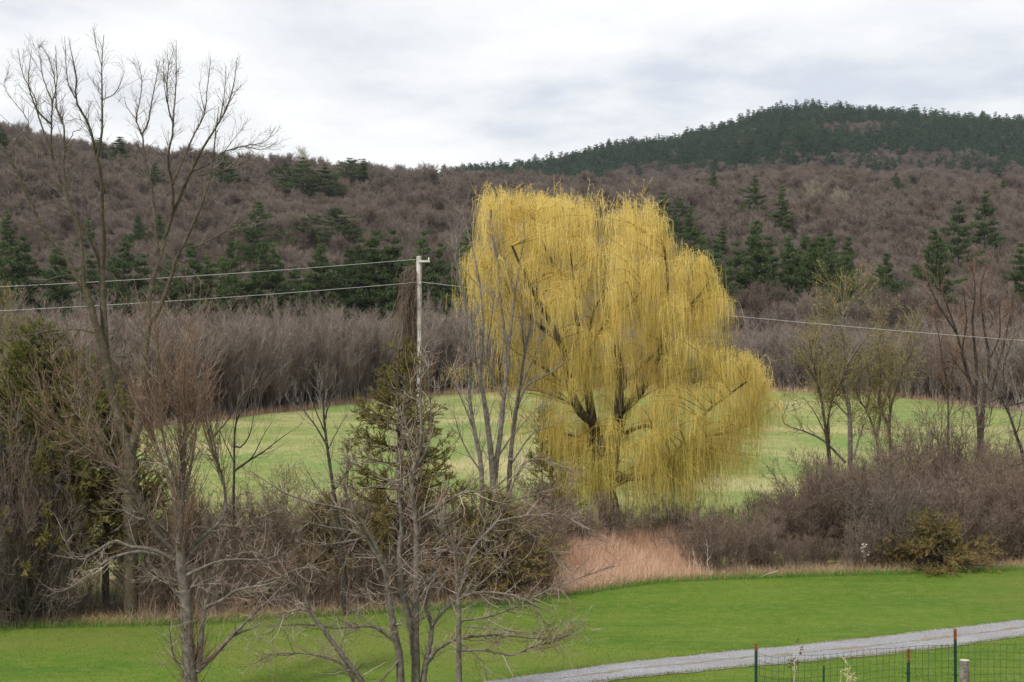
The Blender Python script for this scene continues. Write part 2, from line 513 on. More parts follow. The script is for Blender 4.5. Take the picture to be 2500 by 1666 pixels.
def spawn(P, R, n, t0, t1, ang, Lr, K, up=0.0, wig=.1, rr=.6, rtip=.004, rmax=9, taper_len=.5, rng=RNG, drop=None):
    """n children over the parent polylines P (N,K,3); returns P2, R2"""
    N, KP, _ = P.shape
    ln = np.linalg.norm(P[:, -1] - P[:, 0], axis=1) + .02
    pid = rng.choice(N, n, p=ln / ln.sum())
    t = rng.uniform(t0, t1, n)
    f = t * (KP - 1); i = np.minimum(f.astype(int), KP - 2); w = (f - i)[:, None]
    S = P[pid, i] * (1 - w) + P[pid, i + 1] * w
    T = P[pid, i + 1] - P[pid, i]
    T /= np.linalg.norm(T, axis=1, keepdims=True) + 1e-9
    r = R[pid, i] * (1 - w[:, 0]) + R[pid, i + 1] * w[:, 0]
    a = np.radians(rng.uniform(ang[0], ang[1], n))
    q = rng.normal(size=(n, 3)); q -= (q * T).sum(1, keepdims=True) * T
    q /= np.linalg.norm(q, axis=1, keepdims=True) + 1e-9
    d = T * np.cos(a)[:, None] + q * np.sin(a)[:, None]
    L = rng.uniform(Lr[0], Lr[1], n) * (1 - taper_len * t)
    P2 = grow(S, d, L, K, up, wig, rng, drop)
    r0 = np.clip(r * rr, rtip, rmax)
    R2 = r0[:, None] * (1 - np.linspace(0, 1, K)) + rtip * np.linspace(0, 1, K)
    return P2, R2

def catmull(pts, K):
    pts = np.asarray(pts, float)
    if len(pts) == 2:
        t = np.linspace(0, 1, K)[:, None]
        return pts[0] * (1 - t) + pts[1] * t
    p = np.vstack([2 * pts[0] - pts[1], pts, 2 * pts[-1] - pts[-2]])
    n = len(pts) - 1
    u = np.linspace(0, n, K); i = np.minimum(u.astype(int), n - 1); t = (u - i)[:, None]
    a, b, c, d = p[i], p[i + 1], p[i + 2], p[i + 3]
    return .5 * (2 * b + (c - a) * t + (2 * a - 5 * b + 4 * c - d) * t ** 2 + (3 * b - a - 3 * c + d) * t ** 3)

KS = 18
def skeleton(branches, D0, spread=.35, rng=RNG, wig=.35):
    """branches: (pixel points, start radius px, end radius px[, depth slope]); the first one is the trunk"""
    seen = []
    res = []
    for bi, br in enumerate(branches):
        pts = np.asarray(br[0], float)
        c = catmull(pts, KS)
        if bi: c[1:-1] += np.random.default_rng(bi * 31 + int(D0)).normal(0, wig, (KS - 2, 2))
        seg = np.linalg.norm(np.diff(c, axis=0), axis=1); s = np.concatenate([[0], np.cumsum(seg)])
        if bi == 0 or (len(br) > 4 and br[4] == 'root'):
            Ds = D0 + (br[5] if len(br) > 5 else 0.0)
        else:
            A = np.concatenate(seen)
            k = np.argmin(((A[:, :2] - pts[0]) ** 2).sum(1))
            Ds = A[k, 2]
        sl = br[3] if len(br) > 3 and br[3] is not None else rng.uniform(-spread, spread)
        if bi == 0 and not (len(br) > 3 and br[3] is not None): sl = 0
        Dp = Ds + sl * s * Ds / F
        seen.append(np.column_stack([c, Dp]))
        P = at(c[:, 0], c[:, 1], Dp)
        u = s / s[-1]
        R = (br[1] * (1 - u) + br[2] * u) * Ds / F
        res.append((P, R))
    return res

def root_to_ground(P, R, flare=1.25):
    P = P.copy(); R = R.copy()
    g = ground_h(P[0, 0], P[0, 1])
    base = np.array([P[0, 0], P[0, 1], g - .08])
    mid = (base + P[0]) / 2
    return np.vstack([base, mid, P]), np.concatenate([[R[0] * flare], [R[0] * 1.08], R])

def relocate(root_loc, P):
    return P - np.asarray(root_loc)

# prototypes live in a collection of their own that is not part of the scene
def store(objs, name):
    c = bpy.data.collections.new(name)
    for o in objs: c.objects.link(o)
    return c

def scatter(name, pts, rz, sc, idx, coll, label, cat):
    """one object nobody could count: trees of a far wood set out by geometry nodes"""
    me = bpy.data.meshes.new(name)
    me.vertices.add(len(pts)); me.vertices.foreach_set("co", np.asarray(pts, np.float32).ravel())
    for nme, ty, dat in (("rz", 'FLOAT', rz), ("idx", 'INT', idx)):
        a = me.attributes.new(nme, ty, 'POINT'); a.data.foreach_set("value", np.asarray(dat, np.float32 if ty == 'FLOAT' else np.int32))
    a = me.attributes.new("sc", 'FLOAT_VECTOR', 'POINT'); a.data.foreach_set("vector", np.asarray(sc, np.float32).ravel())
    o = obj(name, me)
    g = bpy.data.node_groups.new(name, 'GeometryNodeTree')
    g.interface.new_socket("Geometry", in_out='INPUT', socket_type='NodeSocketGeometry')
    g.interface.new_socket("Geometry", in_out='OUTPUT', socket_type='NodeSocketGeometry')
    gi = g.nodes.new("NodeGroupInput"); go = g.nodes.new("NodeGroupOutput")
    ip = g.nodes.new("GeometryNodeInstanceOnPoints")
    ci = g.nodes.new("GeometryNodeCollectionInfo")
    ci.inputs['Collection'].default_value = coll
    ci.inputs['Separate Children'].default_value = True
    ci.inputs['Reset Children'].default_value = True
    ip.inputs['Pick Instance'].default_value = True
    def na(nm, ty):
        n = g.nodes.new("GeometryNodeInputNamedAttribute"); n.data_type = ty; n.inputs['Name'].default_value = nm
        return n.outputs[0]
    cx = g.nodes.new("ShaderNodeCombineXYZ")
    g.links.new(na("rz", 'FLOAT'), cx.inputs[2])
    g.links.new(gi.outputs[0], ip.inputs['Points'])
    g.links.new(ci.outputs[0], ip.inputs['Instance'])
    g.links.new(na("idx", 'INT'), ip.inputs['Instance Index'])
    g.links.new(cx.outputs[0], ip.inputs['Rotation'])
    g.links.new(na("sc", 'FLOAT_VECTOR'), ip.inputs['Scale'])
    g.links.new(ip.outputs[0], go.inputs[0])
    md = o.modifiers.new("scatter", 'NODES'); md.node_group = g
    tag(o, label, cat, kind='stuff')
    return o

# ------------------------------------------------------------------ far woods
def hill_tree(seed, H=13.5, wide=1.0, ntw=5200, rt=.0135):
    r = np.random.default_rng(seed)
    b = MB()
    P0 = grow(np.zeros((1, 3)), np.array([[r.normal(0, .05), r.normal(0, .05), 1.]]), np.array([H * .8]), 9, .2, .05, r)
    R0 = np.linspace(.17, .03, 9)[None]
    b.tubes(P0, R0, 5, var=[.9])
    P1, R1 = spawn(P0, R0, 16, .28, .98, (22, 62), (H * .42 * wide, H * .62 * wide), 6, .75, .10, .5, .02, taper_len=.5, rng=r)
    b.tubes(P1, R1, 3, var=r.uniform(.5, .95, 16))
    P2, R2 = spawn(P1, R1, 130, .25, 1, (20, 60), (H * .13, H * .24), 4, .6, .10, .5, .016, taper_len=.3, rng=r)
    b.tubes(P2, R2, 2, var=r.uniform(.3, .8, 130))
    P3, R3 = spawn(P2, R2, ntw, .1, 1, (15, 65), (H * .05, H * .12), 3, .5, .12, .6, rt, rmax=rt * 1.2, taper_len=.2, rng=r)
    b.tubes(P3, R3, 2, var=r.uniform(.0, 1, ntw))
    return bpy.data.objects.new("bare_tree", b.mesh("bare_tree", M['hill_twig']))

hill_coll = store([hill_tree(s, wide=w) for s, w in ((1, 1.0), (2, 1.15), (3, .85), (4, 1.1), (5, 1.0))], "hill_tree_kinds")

def pine_mesh(seed, H=20.0, W=3.6, whorls=14, limbs=6, clumps=15, per=15, fl=.45, fw=.055, start=.2, ragged=.35):
    """white pine: tiers of level limbs carrying upturned needle plumes"""
    r = np.random.default_rng(seed)
    tr = MB()
    P0 = grow(np.zeros((1, 3)), np.array([[0., 0, 1]]), np.array([H * .97]), 12, .3, .012, r)
    R0 = np.linspace(.011 * H, .02, 12)[None]
    tr.tubes(P0, R0, 6)
    lim_s, lim_d, lim_L, sec = [], [], [], []
    lean = r.uniform(0, 2 * np.pi)
    for w in range(whorls):
        t = start + (1 - start) * (w + r.uniform(-.2, .2)) / whorls
        t = min(max(t, start), .985)
        prof = (1 - (t - start) / (1 - start)) ** .95 * (.75 + .25 * min(1, (t - start) * 5 + .3)) * 1.3
        side = 1 + .25 * math.cos(w * 1.7)
        for l in range(limbs):
            if r.random() < .22: continue
            a = l * 2 * np.pi / limbs + w * .9 + r.normal(0, .3)
            L = W * prof * side * r.uniform(1 - ragged, 1 + ragged) * (1 + .2 * math.cos(a - lean)) + .12
            f = t * 11; i = min(int(f), 10)
            p = P0[0, i] * (1 - (f - i)) + P0[0, i + 1] * (f - i)
            lim_s.append(p); lim_L.append(L)
            lim_d.append((math.cos(a), math.sin(a), r.uniform(-.25, .35) + .5 * max(0, t - .75) * 2))
    lim_L = np.array(lim_L)
    P1 = grow(np.array(lim_s), np.array(lim_d), lim_L, 6, .35, .06, r)
    R1 = np.linspace(.05, .015, 6)[None] * np.ones((len(P1), 1))
    tr.tubes(P1, R1, 3)
    cr = MB()
    cn = np.maximum(1, np.round(clumps * lim_L / W * 1.15)).astype(int)
    pid = np.repeat(np.arange(len(P1)), cn)
    n = len(pid)
    t = r.uniform(.25, 1, n) * 5; i = np.minimum(t.astype(int), 4); w_ = (t - i)[:, None]
    C = P1[pid, i] * (1 - w_) + P1[pid, i + 1] * w_
    T = P1[pid, i + 1] - P1[pid, i]; T /= np.linalg.norm(T, axis=1, keepdims=True)
    lat = np.stack([-T[:, 1], T[:, 0], np.zeros(n)], -1)
    C = C + lat * (r.normal(0, .12, n) * lim_L[pid])[:, None] + np.array([0, 0, .05])
    S = np.repeat(C, per, 0) + r.normal(0, fl * .55, (n * per, 3)) * np.array([1, 1, .4])
    d = np.repeat(T, per, 0) * .7 + r.normal(0, .55, (n * per, 3)) + np.array([0, 0, .55])
    P2 = grow(S, d, r.uniform(fl * .6, fl * 1.3, n * per), 2, .3, .05, r)
    R2 = np.broadcast_to(np.array([fw, fw * .45]), (n * per, 2))
    hh = (S[:, 2] / H)
    cr.tubes(P2, R2, 2, var=np.clip(r.uniform(0, 1, n * per), 0, 1))
    return tr.mesh("trunk", M['pine_trunk']), cr.mesh("crown", M['pine'])

far_kinds = []
for s_ in range(5):
    tr_, cr_ = pine_mesh(100 + s_, H=19, W=3.2 + .5 * (s_ % 3), whorls=10, limbs=5, clumps=5, per=5, fl=.95, fw=.2, start=.12)
    cr_.materials.clear(); cr_.materials.append(M['pine_far'])
    far_kinds.append(bpy.data.objects.new("conifer", cr_))
far_coll = store(far_kinds, "conifer_kinds")

PINE_KINDS = [pine_mesh(20 + s_, W=w_, start=st_, whorls=wh_, ragged=rg_) for s_, (w_, st_, wh_, rg_) in enumerate([(3.6, .2, 17, .55), (4.6, .32, 13, .75), (3.2, .15, 18, .5), (5.2, .45, 10, .75), (4.0, .28, 14, .75), (4.4, .25, 16, .65)])]

# x, top y, crown width in photo pixels, height of the tree in metres, kind, label (None: one of its stand)
LS = 'dark green pine in the dense stand low on the hillside left of the utility pole'
RS = 'dark green pine in the dense stand on the hillside right of the willow crown'
PINES = [
 (296, 329, 52, 18, 2, 'lone pine breaking the skyline of the left ridge, tallest one there'),
 (245, 333, 30, 16, 2, 'small pine on the left ridge skyline behind the tall bare tree'),
 (3, 300, 40, 18, 0, 'pine on the left ridge cut by the left edge of the photo'),
 (378, 390, 40, 17, 4, 'dark pine high on the left hillside between the two forks of the tall bare tree'),
 (548, 366, 48, 19, 4, 'dark ragged pine high on the left hillside behind the right tips of the bare tree'),
 (697, 393, 46, 16, 3, 'short dark pine, leftmost of the cluster near the middle of the left ridge'),
 (742, 380, 80, 20, 1, 'broad dark pine in the middle of the cluster on the left ridge'),
 (794, 398, 66, 18, 1, 'dark pine, rightmost of the cluster on the left ridge'),
 (856, 381, 52, 16, 3, 'bushy pine just under the skyline right of the ridge cluster'),
 (888, 384, 28, 15, 2, 'narrow pine just under the skyline, right one of a close pair'),
 (818, 500, 92, 14, 3, 'round bushy pine alone in the middle of the left hillside'),
 (627, 484, 70, 17, 5, 'pale green pine alone on the left hillside right of the tall bare tree'),
 (16, 505, 46, 17, 2, 'pine on the left hillside at the left edge of the photo, halfway up'),
 (218, 520, 40, 17, 4, 'small pine on the left hillside behind the straight stem of the tall bare tree'),
 (338, 519, 34, 15, 5, 'small pine on the left hillside, left one of a pair between the bare forks'),
 (392, 516, 34, 15, 5, 'small pine on the left hillside, right one of a pair between the bare forks'),
 (640, 592, 60, 20, 2, None), (664, 594, 36, 20, 2, None), (63, 600, 76, 21, 0, None), (12, 636, 60, 20, 1, None), (132, 600, 50, 20, 2, None),
 (780, 621, 66, 20, 4, None), (914, 572, 90, 22, 0, None), (958, 580, 84, 22, 1, None), (872, 606, 78, 21, 4, None),
 (786, 670, 100, 19, 1, None), (563, 675, 96, 20, 5, None), (680, 675, 60, 18, 4, None), (468, 690, 66, 20, 0, None), (298, 668, 100, 20, 5, None),
 (505, 636, 50, 18, 2, None), (415, 640, 50, 18, 4, None), (850, 690, 84, 19, 5, None), (956, 680, 84, 19, 0, None), (547, 744, 56, 12, 3, None),
 (43, 680, 70, 19, 5, None), (149, 660, 76, 20, 1, None), (223, 690, 70, 18, 0, None), (355, 700, 70, 18, 1, None), (905, 650, 80, 20, 2, None), (620, 720, 70, 16, 4, None), (720, 715, 80, 16, 0, None),
 (1030, 606, 76, 20, 4, 'dark pine directly behind the top of the utility pole'),
 (1073, 660, 60, 18, 0, 'dark pine low on the hillside between the utility pole and the willow'),
 (1142, 545, 56, 20, 2, 'narrow dark pine on the hillside just left of the willow top'),
 (1200, 733, 90, 15, 1, 'dark pine behind the thin left strands of the willow'),
 (1108, 733, 60, 13, 5, 'low dark pine at the foot of the hillside right of the utility pole'),
 (1616, 462, 60, 20, 1, 'dark bushy pine just above the willow crown, left one of a touching pair'),
 (1660, 474, 48, 18, 3, 'dark bushy pine just above the willow crown, right one of a touching pair'),
 (1684, 512, 66, 21, 0, RS), (1712, 552, 56, 20, 4, RS), (1742, 570, 56, 20, 2, RS), (1764, 548, 40, 17, 2, RS), (1843, 527, 78, 22, 0, RS),
 (1880, 563, 66, 20, 4, RS), (1796, 596, 66, 20, 1, RS), (1923, 563, 66, 21, 2, RS), (1965, 563, 58, 19, 3, RS), (1998, 574, 86, 21, 5, RS),
 (2030, 554, 66, 20, 4, RS), (2072, 568, 46, 19, 2, RS), (1976, 628, 86, 18, 1, RS), (1950, 606, 60, 18, 0, RS), (2062, 616, 66, 17, 5, RS), (1860, 610, 70, 18, 5, RS),
 (1742, 414, 32, 16, 5, 'small pine high on the slope just below the dark far hill, left of two'),
 (1840, 420, 42, 20, 4, 'ragged leaning pine high on the slope below the dark far hill'),
 (1907, 446, 34, 19, 2, 'narrow dark pine standing alone in the brown woods above the right stand'),
 (2184, 419, 26, 14, 5, 'tiny pine at the upper edge of the brown woods below the summit'),
 (2403, 455, 52, 23, 0, 'tall lone pine in the brown woods near the right edge'),
 (2338, 572, 66, 24, 1, 'tall dark pine, largest of three on the right hillside'),
 (2274, 606, 56, 20, 5, 'lighter green pine, leftmost of three on the right hillside'),
 (2291, 603, 30, 19, 2, 'slim pine, middle one of three on the right hillside'),
 (2162, 610, 42, 15, 5, 'small light green pine alone in the brown woods left of the group of three'),
 (2168, 662, 26, 10, 3, 'very small pine just below the light green lone pine'),
 (1843, 682, 78, 20, 0, 'broad pine with drooping tiers low on the right hillside beside the willow'),
 (1976, 718, 62, 18, 5, 'rounded dark pine behind the budding trees, left of two'),
 (2034, 722, 46, 15, 4, 'smaller dark pine behind the budding trees, right of two'),
 (2491, 596, 32, 18, 2, 'pine on the hillside at the right edge of the photo'),
 (1434, 460, 26, 17, 4, 'small dark pine on the hillside above the middle of the willow top'),
 (2447, 432, 16, 12, 2, 'tiny pine near the right edge at the top of the brown woods'),
 (1060, 404, 14, 10, 3, 'tiny dark pine on the skyline at the low saddle'),
]
ORD = ['first', 'second', 'third', 'fourth', 'fifth', 'sixth', 'seventh', 'eighth', 'ninth', 'tenth', 'eleventh', 'twelfth', 'thirteenth', 'fourteenth', 'fifteenth', 'sixteenth', 'seventeenth', 'eighteenth', 'nineteenth', 'twentieth'] + ['twenty-' + w_ for w_ in ('first', 'second', 'third', 'fourth', 'fifth', 'sixth', 'seventh', 'eighth', 'ninth')]
stand_order = {}
for key_ in (None, RS):
    for k_, q_ in enumerate(sorted([q for q in PINES if q[5] is key_], key=lambda q: q[0])): stand_order[q_[:2]] = ORD[k_]
pine_xy = []
pine_count = {}
for i, (px, ty, w, H, kind, lab) in enumerate(PINES):
    H = H * (1.35 if (ty < 450 or lab is None or lab is RS) else 1.5)
    D = np.arange(352, 945, 1.0)
    x = (px - 1250) / F * D
    top = np.stack([x, D, ground_h(x, D) + H], -1)
    _, py = proj(top)
    k = int(np.argmin(np.abs(py - ty)))
    loc = (x[k], D[k], float(ground_h(x[k], D[k])))
    base_w = [3.6, 4.6, 3.2, 5.2, 4.0, 4.4][kind] * 2
    sw = np.clip((w / F * D[k]) / base_w * 1.5, 1.0, 2.2)
    grp = None
    if lab is None: lab, grp = 'pine top %s from the left in the stand behind the power lines' % stand_order[(px, ty)], 'pines of the stand behind the power lines'
    elif lab is RS: lab, grp = 'pine top %s from the left in the dense stand right of the willow crown' % stand_order[(px, ty)], 'pines of the stand right of the willow'
    e_ = empty("pine_tree", loc, lab, "pine tree", grp)
    e_.rotation_euler = (0, 0, i * 2.4)
    e_.scale = (sw, sw, H / 20.0)
    obj("trunk", PINE_KINDS[kind][0], e_)
    obj("crown", PINE_KINDS[kind][1], e_)
    pine_xy.append((loc[0], loc[1], sw * base_w / 2, H))
pine_xy = np.array(pine_xy)

def jitter_grid(y0, y1, step, half, rng, xmin=None):
    pts = []
    y = y0
    while y < y1:
        w = half(y)
        xs = np.arange(-w, w, step)
        pts.append(np.stack([xs + rng.uniform(-.55, .55, len(xs)) * step, y + rng.uniform(-.55, .55, len(xs)) * step], -1))
        y += step * .9
    return np.concatenate(pts)

r = np.random.default_rng(11)
pts = jitter_grid(262, 1010, 6.9, lambda y: .37 * y + 25, r)
x, y = pts.T
keep = np.ones(len(pts), bool)
for (a, b_, w, H) in pine_xy:
    keep &= ~((np.abs(x - a) < w * .75 + 2.0) & (y > b_ - 30) & (y < b_ + 4))
keep &= (np.sin(x * .045 + 2 * np.sin(y * .021)) * np.sin(y * .037 + x * .02) + r.normal(0, .35, len(x))) > -.95
keep &= y > np.interp(1250 + F * x / y, [0, 1250, 1500], [352, 352, 275]) + r.uniform(0, 12, len(x))
pts = pts[keep]; x, y = pts.T
P = np.stack([x, y, ground_h(x, y) - .2], -1)
s_ = r.uniform(.62, 1.15, len(P)) * (1 + .12 * np.sin(x * .03) * np.sin(y * .02))
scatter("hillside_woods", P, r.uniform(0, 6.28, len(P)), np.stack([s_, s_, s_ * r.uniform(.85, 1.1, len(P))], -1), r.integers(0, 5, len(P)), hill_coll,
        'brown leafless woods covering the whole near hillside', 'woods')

# far hill: conifers with patches of bare hardwoods
pts = jitter_grid(1210, 2390, 9.6, lambda y: .36 * y + 30, r)
x, y = pts.T
P = np.stack([x, y, ground_h(x, y) - .5], -1)
px, py = proj(P + np.array([0, 0, 8.]))
vis = (px > 1080)
P, px, py = P[vis], px[vis], py[vis]
nz_ = np.sin(px * .021 + 1) * np.sin(py * .06) + .8 * np.sin(px * .047 + py * .05) + r.normal(0, .55, len(P))
brown = nz_ > 1.7
brown |= (np.abs((px - 2080) / 120) ** 2 + np.abs((py - 322 + (px - 2080) * .03) / 11) ** 2 < r.uniform(.5, 1.3, len(P)))
brown |= (py > 418 + r.normal(0, 12, len(P))) & (px > 1500)
brown |= (np.abs((px - 2200) / 330) ** 2 + np.abs((py - 395) / 16) ** 2 < r.uniform(.1, 1.2, len(P)))
C = P[~brown]; n = len(C)
s_ = r.uniform(.6, 1.45, n)
scatter("far_hill_conifers", C, r.uniform(0, 6.28, n), np.stack([s_ * 1.15, s_ * 1.15, s_ * r.uniform(.85, 1.15, n)], -1), r.integers(0, 5, n), far_coll,
        'dark evergreen forest covering the far round hill', 'forest')
C = P[brown]; n = len(C)
s_ = r.uniform(.8, 1.2, n)
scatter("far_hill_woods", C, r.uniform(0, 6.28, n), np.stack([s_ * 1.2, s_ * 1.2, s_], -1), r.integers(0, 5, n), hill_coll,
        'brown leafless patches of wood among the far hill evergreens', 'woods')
# the same wood goes on over the low saddle on the left, far behind

# single trees that stand out of the woods
def lone_tree(px, ty, H, label, sc_w, mat, seed):
    D = np.arange(352, 945, 1.0); x = (px - 1250) / F * D
    _, py = proj(np.stack([x, D, ground_h(x, D) + H], -1)); k = int(np.argmin(np.abs(py - ty)))
    e_ = empty("bare_tree", (x[k], D[k], float(ground_h(x[k], D[k]))), label, "tree")
    r = np.random.default_rng(seed)
    P0 = grow(np.zeros((1, 3)), np.array([[.05, 0, 1.]]), np.array([H * .75]), 8, .2, .05, r); R0 = np.linspace(.25, .06, 8)[None]
    obj("trunk", MB().tubes(P0, R0, 6, var=[1]).mesh("trunk", mat), e_)
    P1, R1 = spawn(P0, R0, 22, .3, 1, (20, 50), (H * .4 * sc_w, H * .6 * sc_w), 6, .7, .08, .6, .03, rng=r)
    P2, R2 = spawn(P1, R1, 200, .2, 1, (20, 50), (H * .15, H * .25), 4, .5, .08, .6, .022, rng=r)
    P3, R3 = spawn(P2, R2, 1600, .1, 1, (15, 55), (H * .05, H * .12), 3, .4, .1, .7, .02, rmax=.024, rng=r)
    obj("crown", MB().tubes(P1, R1, 3, var=r.random(22)).tubes(P2, R2, 2, var=r.random(200)).tubes(P3, R3, 2, var=r.random(1600)).mesh("crown", mat), e_)
M['pale_crown'] = material('pale_crown', [(.17, .145, .10), (.27, .235, .16), (.38, .34, .25)], noise=.2, mixn=.3)
lone_tree(740, 352, 21, 'tall pale bare tree rising above the skyline by the ridge pines', .8, M['pale_crown'], 31)
lone_tree(1975, 445, 19, 'large pale yellowish bare crown in the brown woods above the right pine stand', 1.25, M['pale_crown'], 32)
lone_tree(2045, 462, 17, 'pale greyish bare crown just right of the large yellowish one', 1.1, M['pale_crown'], 33)

# ------------------------------------------------------------------ wooded edge behind the meadow
def edge_tree(seed, H=9.5, stems=6, ntw=2600):
    """upright many-stemmed bare tree, part trunk and part crown"""
    r = np.random.default_rng(seed)
    tr, cr = MB(), MB()
    S = np.column_stack([r.normal(0, .35, stems), r.normal(0, .35, stems), np.full(stems, -.1)])
    d = np.column_stack([r.normal(0, .16, stems), r.normal(0, .16, stems), np.ones(stems)])
    P0 = grow(S, d, r.uniform(.75, 1, stems) * H, 9, .15, .05, r)
    R0 = r.uniform(.05, .085, stems)[:, None] * np.linspace(1, .18, 9)
    tr.tubes(P0, R0, 4, var=r.uniform(.3, 1, stems))
    n1 = stems * 16
    P1, R1 = spawn(P0, R0, n1, .15, 1, (15, 45), (H * .18, H * .36), 5, .5, .09, .6, .010, taper_len=.35, rng=r)
    tr.tubes(P1, R1, 2, var=r.uniform(.2, .9, n1))
    P2, R2 = spawn(P1, R1, ntw, .1, 1, (12, 55), (.35, 1.1), 3, .35, .1, .7, .0085, rmax=.012, taper_len=.2, rng=r)
    cr.tubes(P2, R2, 2, var=r.uniform(0, 1, ntw))
    return tr.mesh("trunk", M['twig_grey']), cr.mesh("crown", M['twig_edge'])

ET = [edge_tree(300 + k, H=h, stems=s) for k, (h, s) in enumerate([(9.5, 6), (8.5, 7), (10.5, 5), (9, 8), (11, 4)])]
r = np.random.default_rng(5)
ET_LAB = {0: 'leafless grey-brown tree in the dense row behind the left half of the meadow',
          1: 'leafless grey-brown tree in the dense row behind the right half of the meadow'}
edge_px = np.concatenate([np.arange(-60, 1290, 22), np.arange(1700, 2590, 21)])
for i, px in enumerate(edge_px):
    px = px + r.uniform(-8, 8)
    by = np.interp(px, BPX, BPY)
    g = hit(px, by)
    yy = g[1] + r.uniform(1.0, 14); xx = (px - 1250) / F * yy
    side = 0 if px < 1290 else 1
    hs = r.uniform(.72, 1.18) * (1.0 if side == 0 else .78)
    if px > 2240: hs *= 1.35
    e_ = empty("bare_tree", on_ground(xx, yy), ET_LAB[side], "tree", 'bare trees behind the %s of the meadow' % ('left' if side == 0 else 'right'))
    e_.rotation_euler = (0, 0, r.uniform(0, 6.28)); e_.scale = (hs * r.uniform(.9, 1.2), hs * r.uniform(.9, 1.2), hs)
    t_, c_ = ET[i % 5]
    obj("trunk", t_, e_); obj("crown", c_, e_)
# woods going on behind that first row
edge_coll = store([bpy.data.objects.new("bare_tree", m_) for t_, c_ in ET for m_ in (c_, t_)], "edge_kinds")
pts = []
for k in range(900):
    px = r.uniform(-250, 2750); by = np.interp(px, BPX, BPY); g0 = hit(px, by)
    yy = g0[1] + 6 + abs(r.normal(0, 1)) * (16 if px < 1400 else 30)
    pts.append(((px - 1250) / F * yy, yy))
pts = np.array(pts)
P = np.stack([pts[:, 0], pts[:, 1], ground_h(pts[:, 0], pts[:, 1])], -1)
P = np.repeat(P, 2, 0); k_ = r.integers(0, 5, len(P) // 2)
idx = np.stack([k_ * 2, k_ * 2 + 1], -1).ravel()
rz = np.repeat(r.uniform(0, 6.28, len(P) // 2), 2)
sc = np.repeat(np.where(pts[:, 0] > 15, .82, 1.02) * r.uniform(.85, 1.12, len(P) // 2), 2)
scatter("valley_woods", P, rz, np.stack([sc * 1.1, sc * 1.1, sc], -1), idx, edge_coll, 'leafless valley woods filling the space between meadow edge and hillside', 'woods')

# ------------------------------------------------------------------ named trees built branch by branch
def build_tree(name, label, cat, D0, branches, bark, twig, passes, spread=.3, seed=1, sides=8, roots=(0,), limb_bark=None, main=1, group=None, buds=None, nlimb_parts=True, extra=None):
    """branches traced as limbs; passes = list of (n, t0, t1, ang, L, K, up, wig, rr, rtip, sides, source)"""
    r = np.random.default_rng(seed)
    sk = skeleton(branches, D0, spread, r)
    P0 = sk[0][0][0]
    g = ground_h(P0[0], P0[1])
    loc = np.array([P0[0], P0[1], g])
    e_ = empty(name, tuple(loc), label, cat, group)
    tb = MB()
    for i, (P, R) in enumerate(sk):
        if i in roots:
            P2, R2 = root_to_ground(P, R)
            tb.tubes(P2 - loc, R2, sides + 2)
        elif i < main:
            tb.tubes(P - loc, R, sides)
    obj("trunk", tb.mesh("trunk", bark, smooth=True), e_)
    for i, (P, R) in enumerate(sk):
        if i in roots or i < main: continue
        o = obj("branch", MB().tubes(P - loc, R, 6).mesh("branch", limb_bark or bark, smooth=True), e_)
    AP = np.array([p for p, _ in sk]); AR = np.array([q for _, q in sk])
    levels = {0: (AP, AR)}
    if extra is not None: levels['x'] = extra(AP, AR, r)
    tw = MB()
    for li, ps in enumerate(passes, 1):
        (n, t0, t1, ang, L, K, up, wig, rr, rt, sd, src) = ps[:12]
        kw = ps[12] if len(ps) > 12 else {}
        PP, RR = levels[src]
        if 'only' in kw:
            PP, RR = PP[kw['only']], RR[kw['only']]
        P2, R2 = spawn(PP, RR, n, t0, t1, ang, L, K, up, wig, rr, rt, rmax=kw.get('rmax', .05), taper_len=kw.get('tl', .4), rng=r, drop=kw.get('drop'))
        levels[li] = (P2, R2)
        if kw.get('twig') is not None:
            o = obj(kw.get('part', 'twigs'), MB().tubes(P2 - loc, R2, sd, var=r.uniform(0, 1, n)).mesh('twigs', kw['twig']), e_)
            o["kind"] = 'stuff'
        else:
            tw.tubes(P2 - loc, R2, sd, var=r.uniform(0, 1, n))
    if tw.n: obj("twigs", tw.mesh("twigs", twig), e_)["kind"] = 'stuff'
    if buds:
        nb, mat_b, lev, sz = buds
        PP, RR = levels[lev]
        q = r.integers(0, len(PP), nb); k = r.integers(PP.shape[1] // 2, PP.shape[1], nb)
        S = PP[q, k]
        d = r.normal(0, 1, (nb, 3))
        Pb = grow(S - loc, d, np.full(nb, sz), 3, .2, .1, r)
        obj("buds", MB().tubes(Pb, np.broadcast_to(np.array([.2, .3, .1]) * sz, (nb, 3)), 2, var=r.uniform(0, 1, nb)).mesh("buds", mat_b), e_)["kind"] = 'stuff'
    return e_

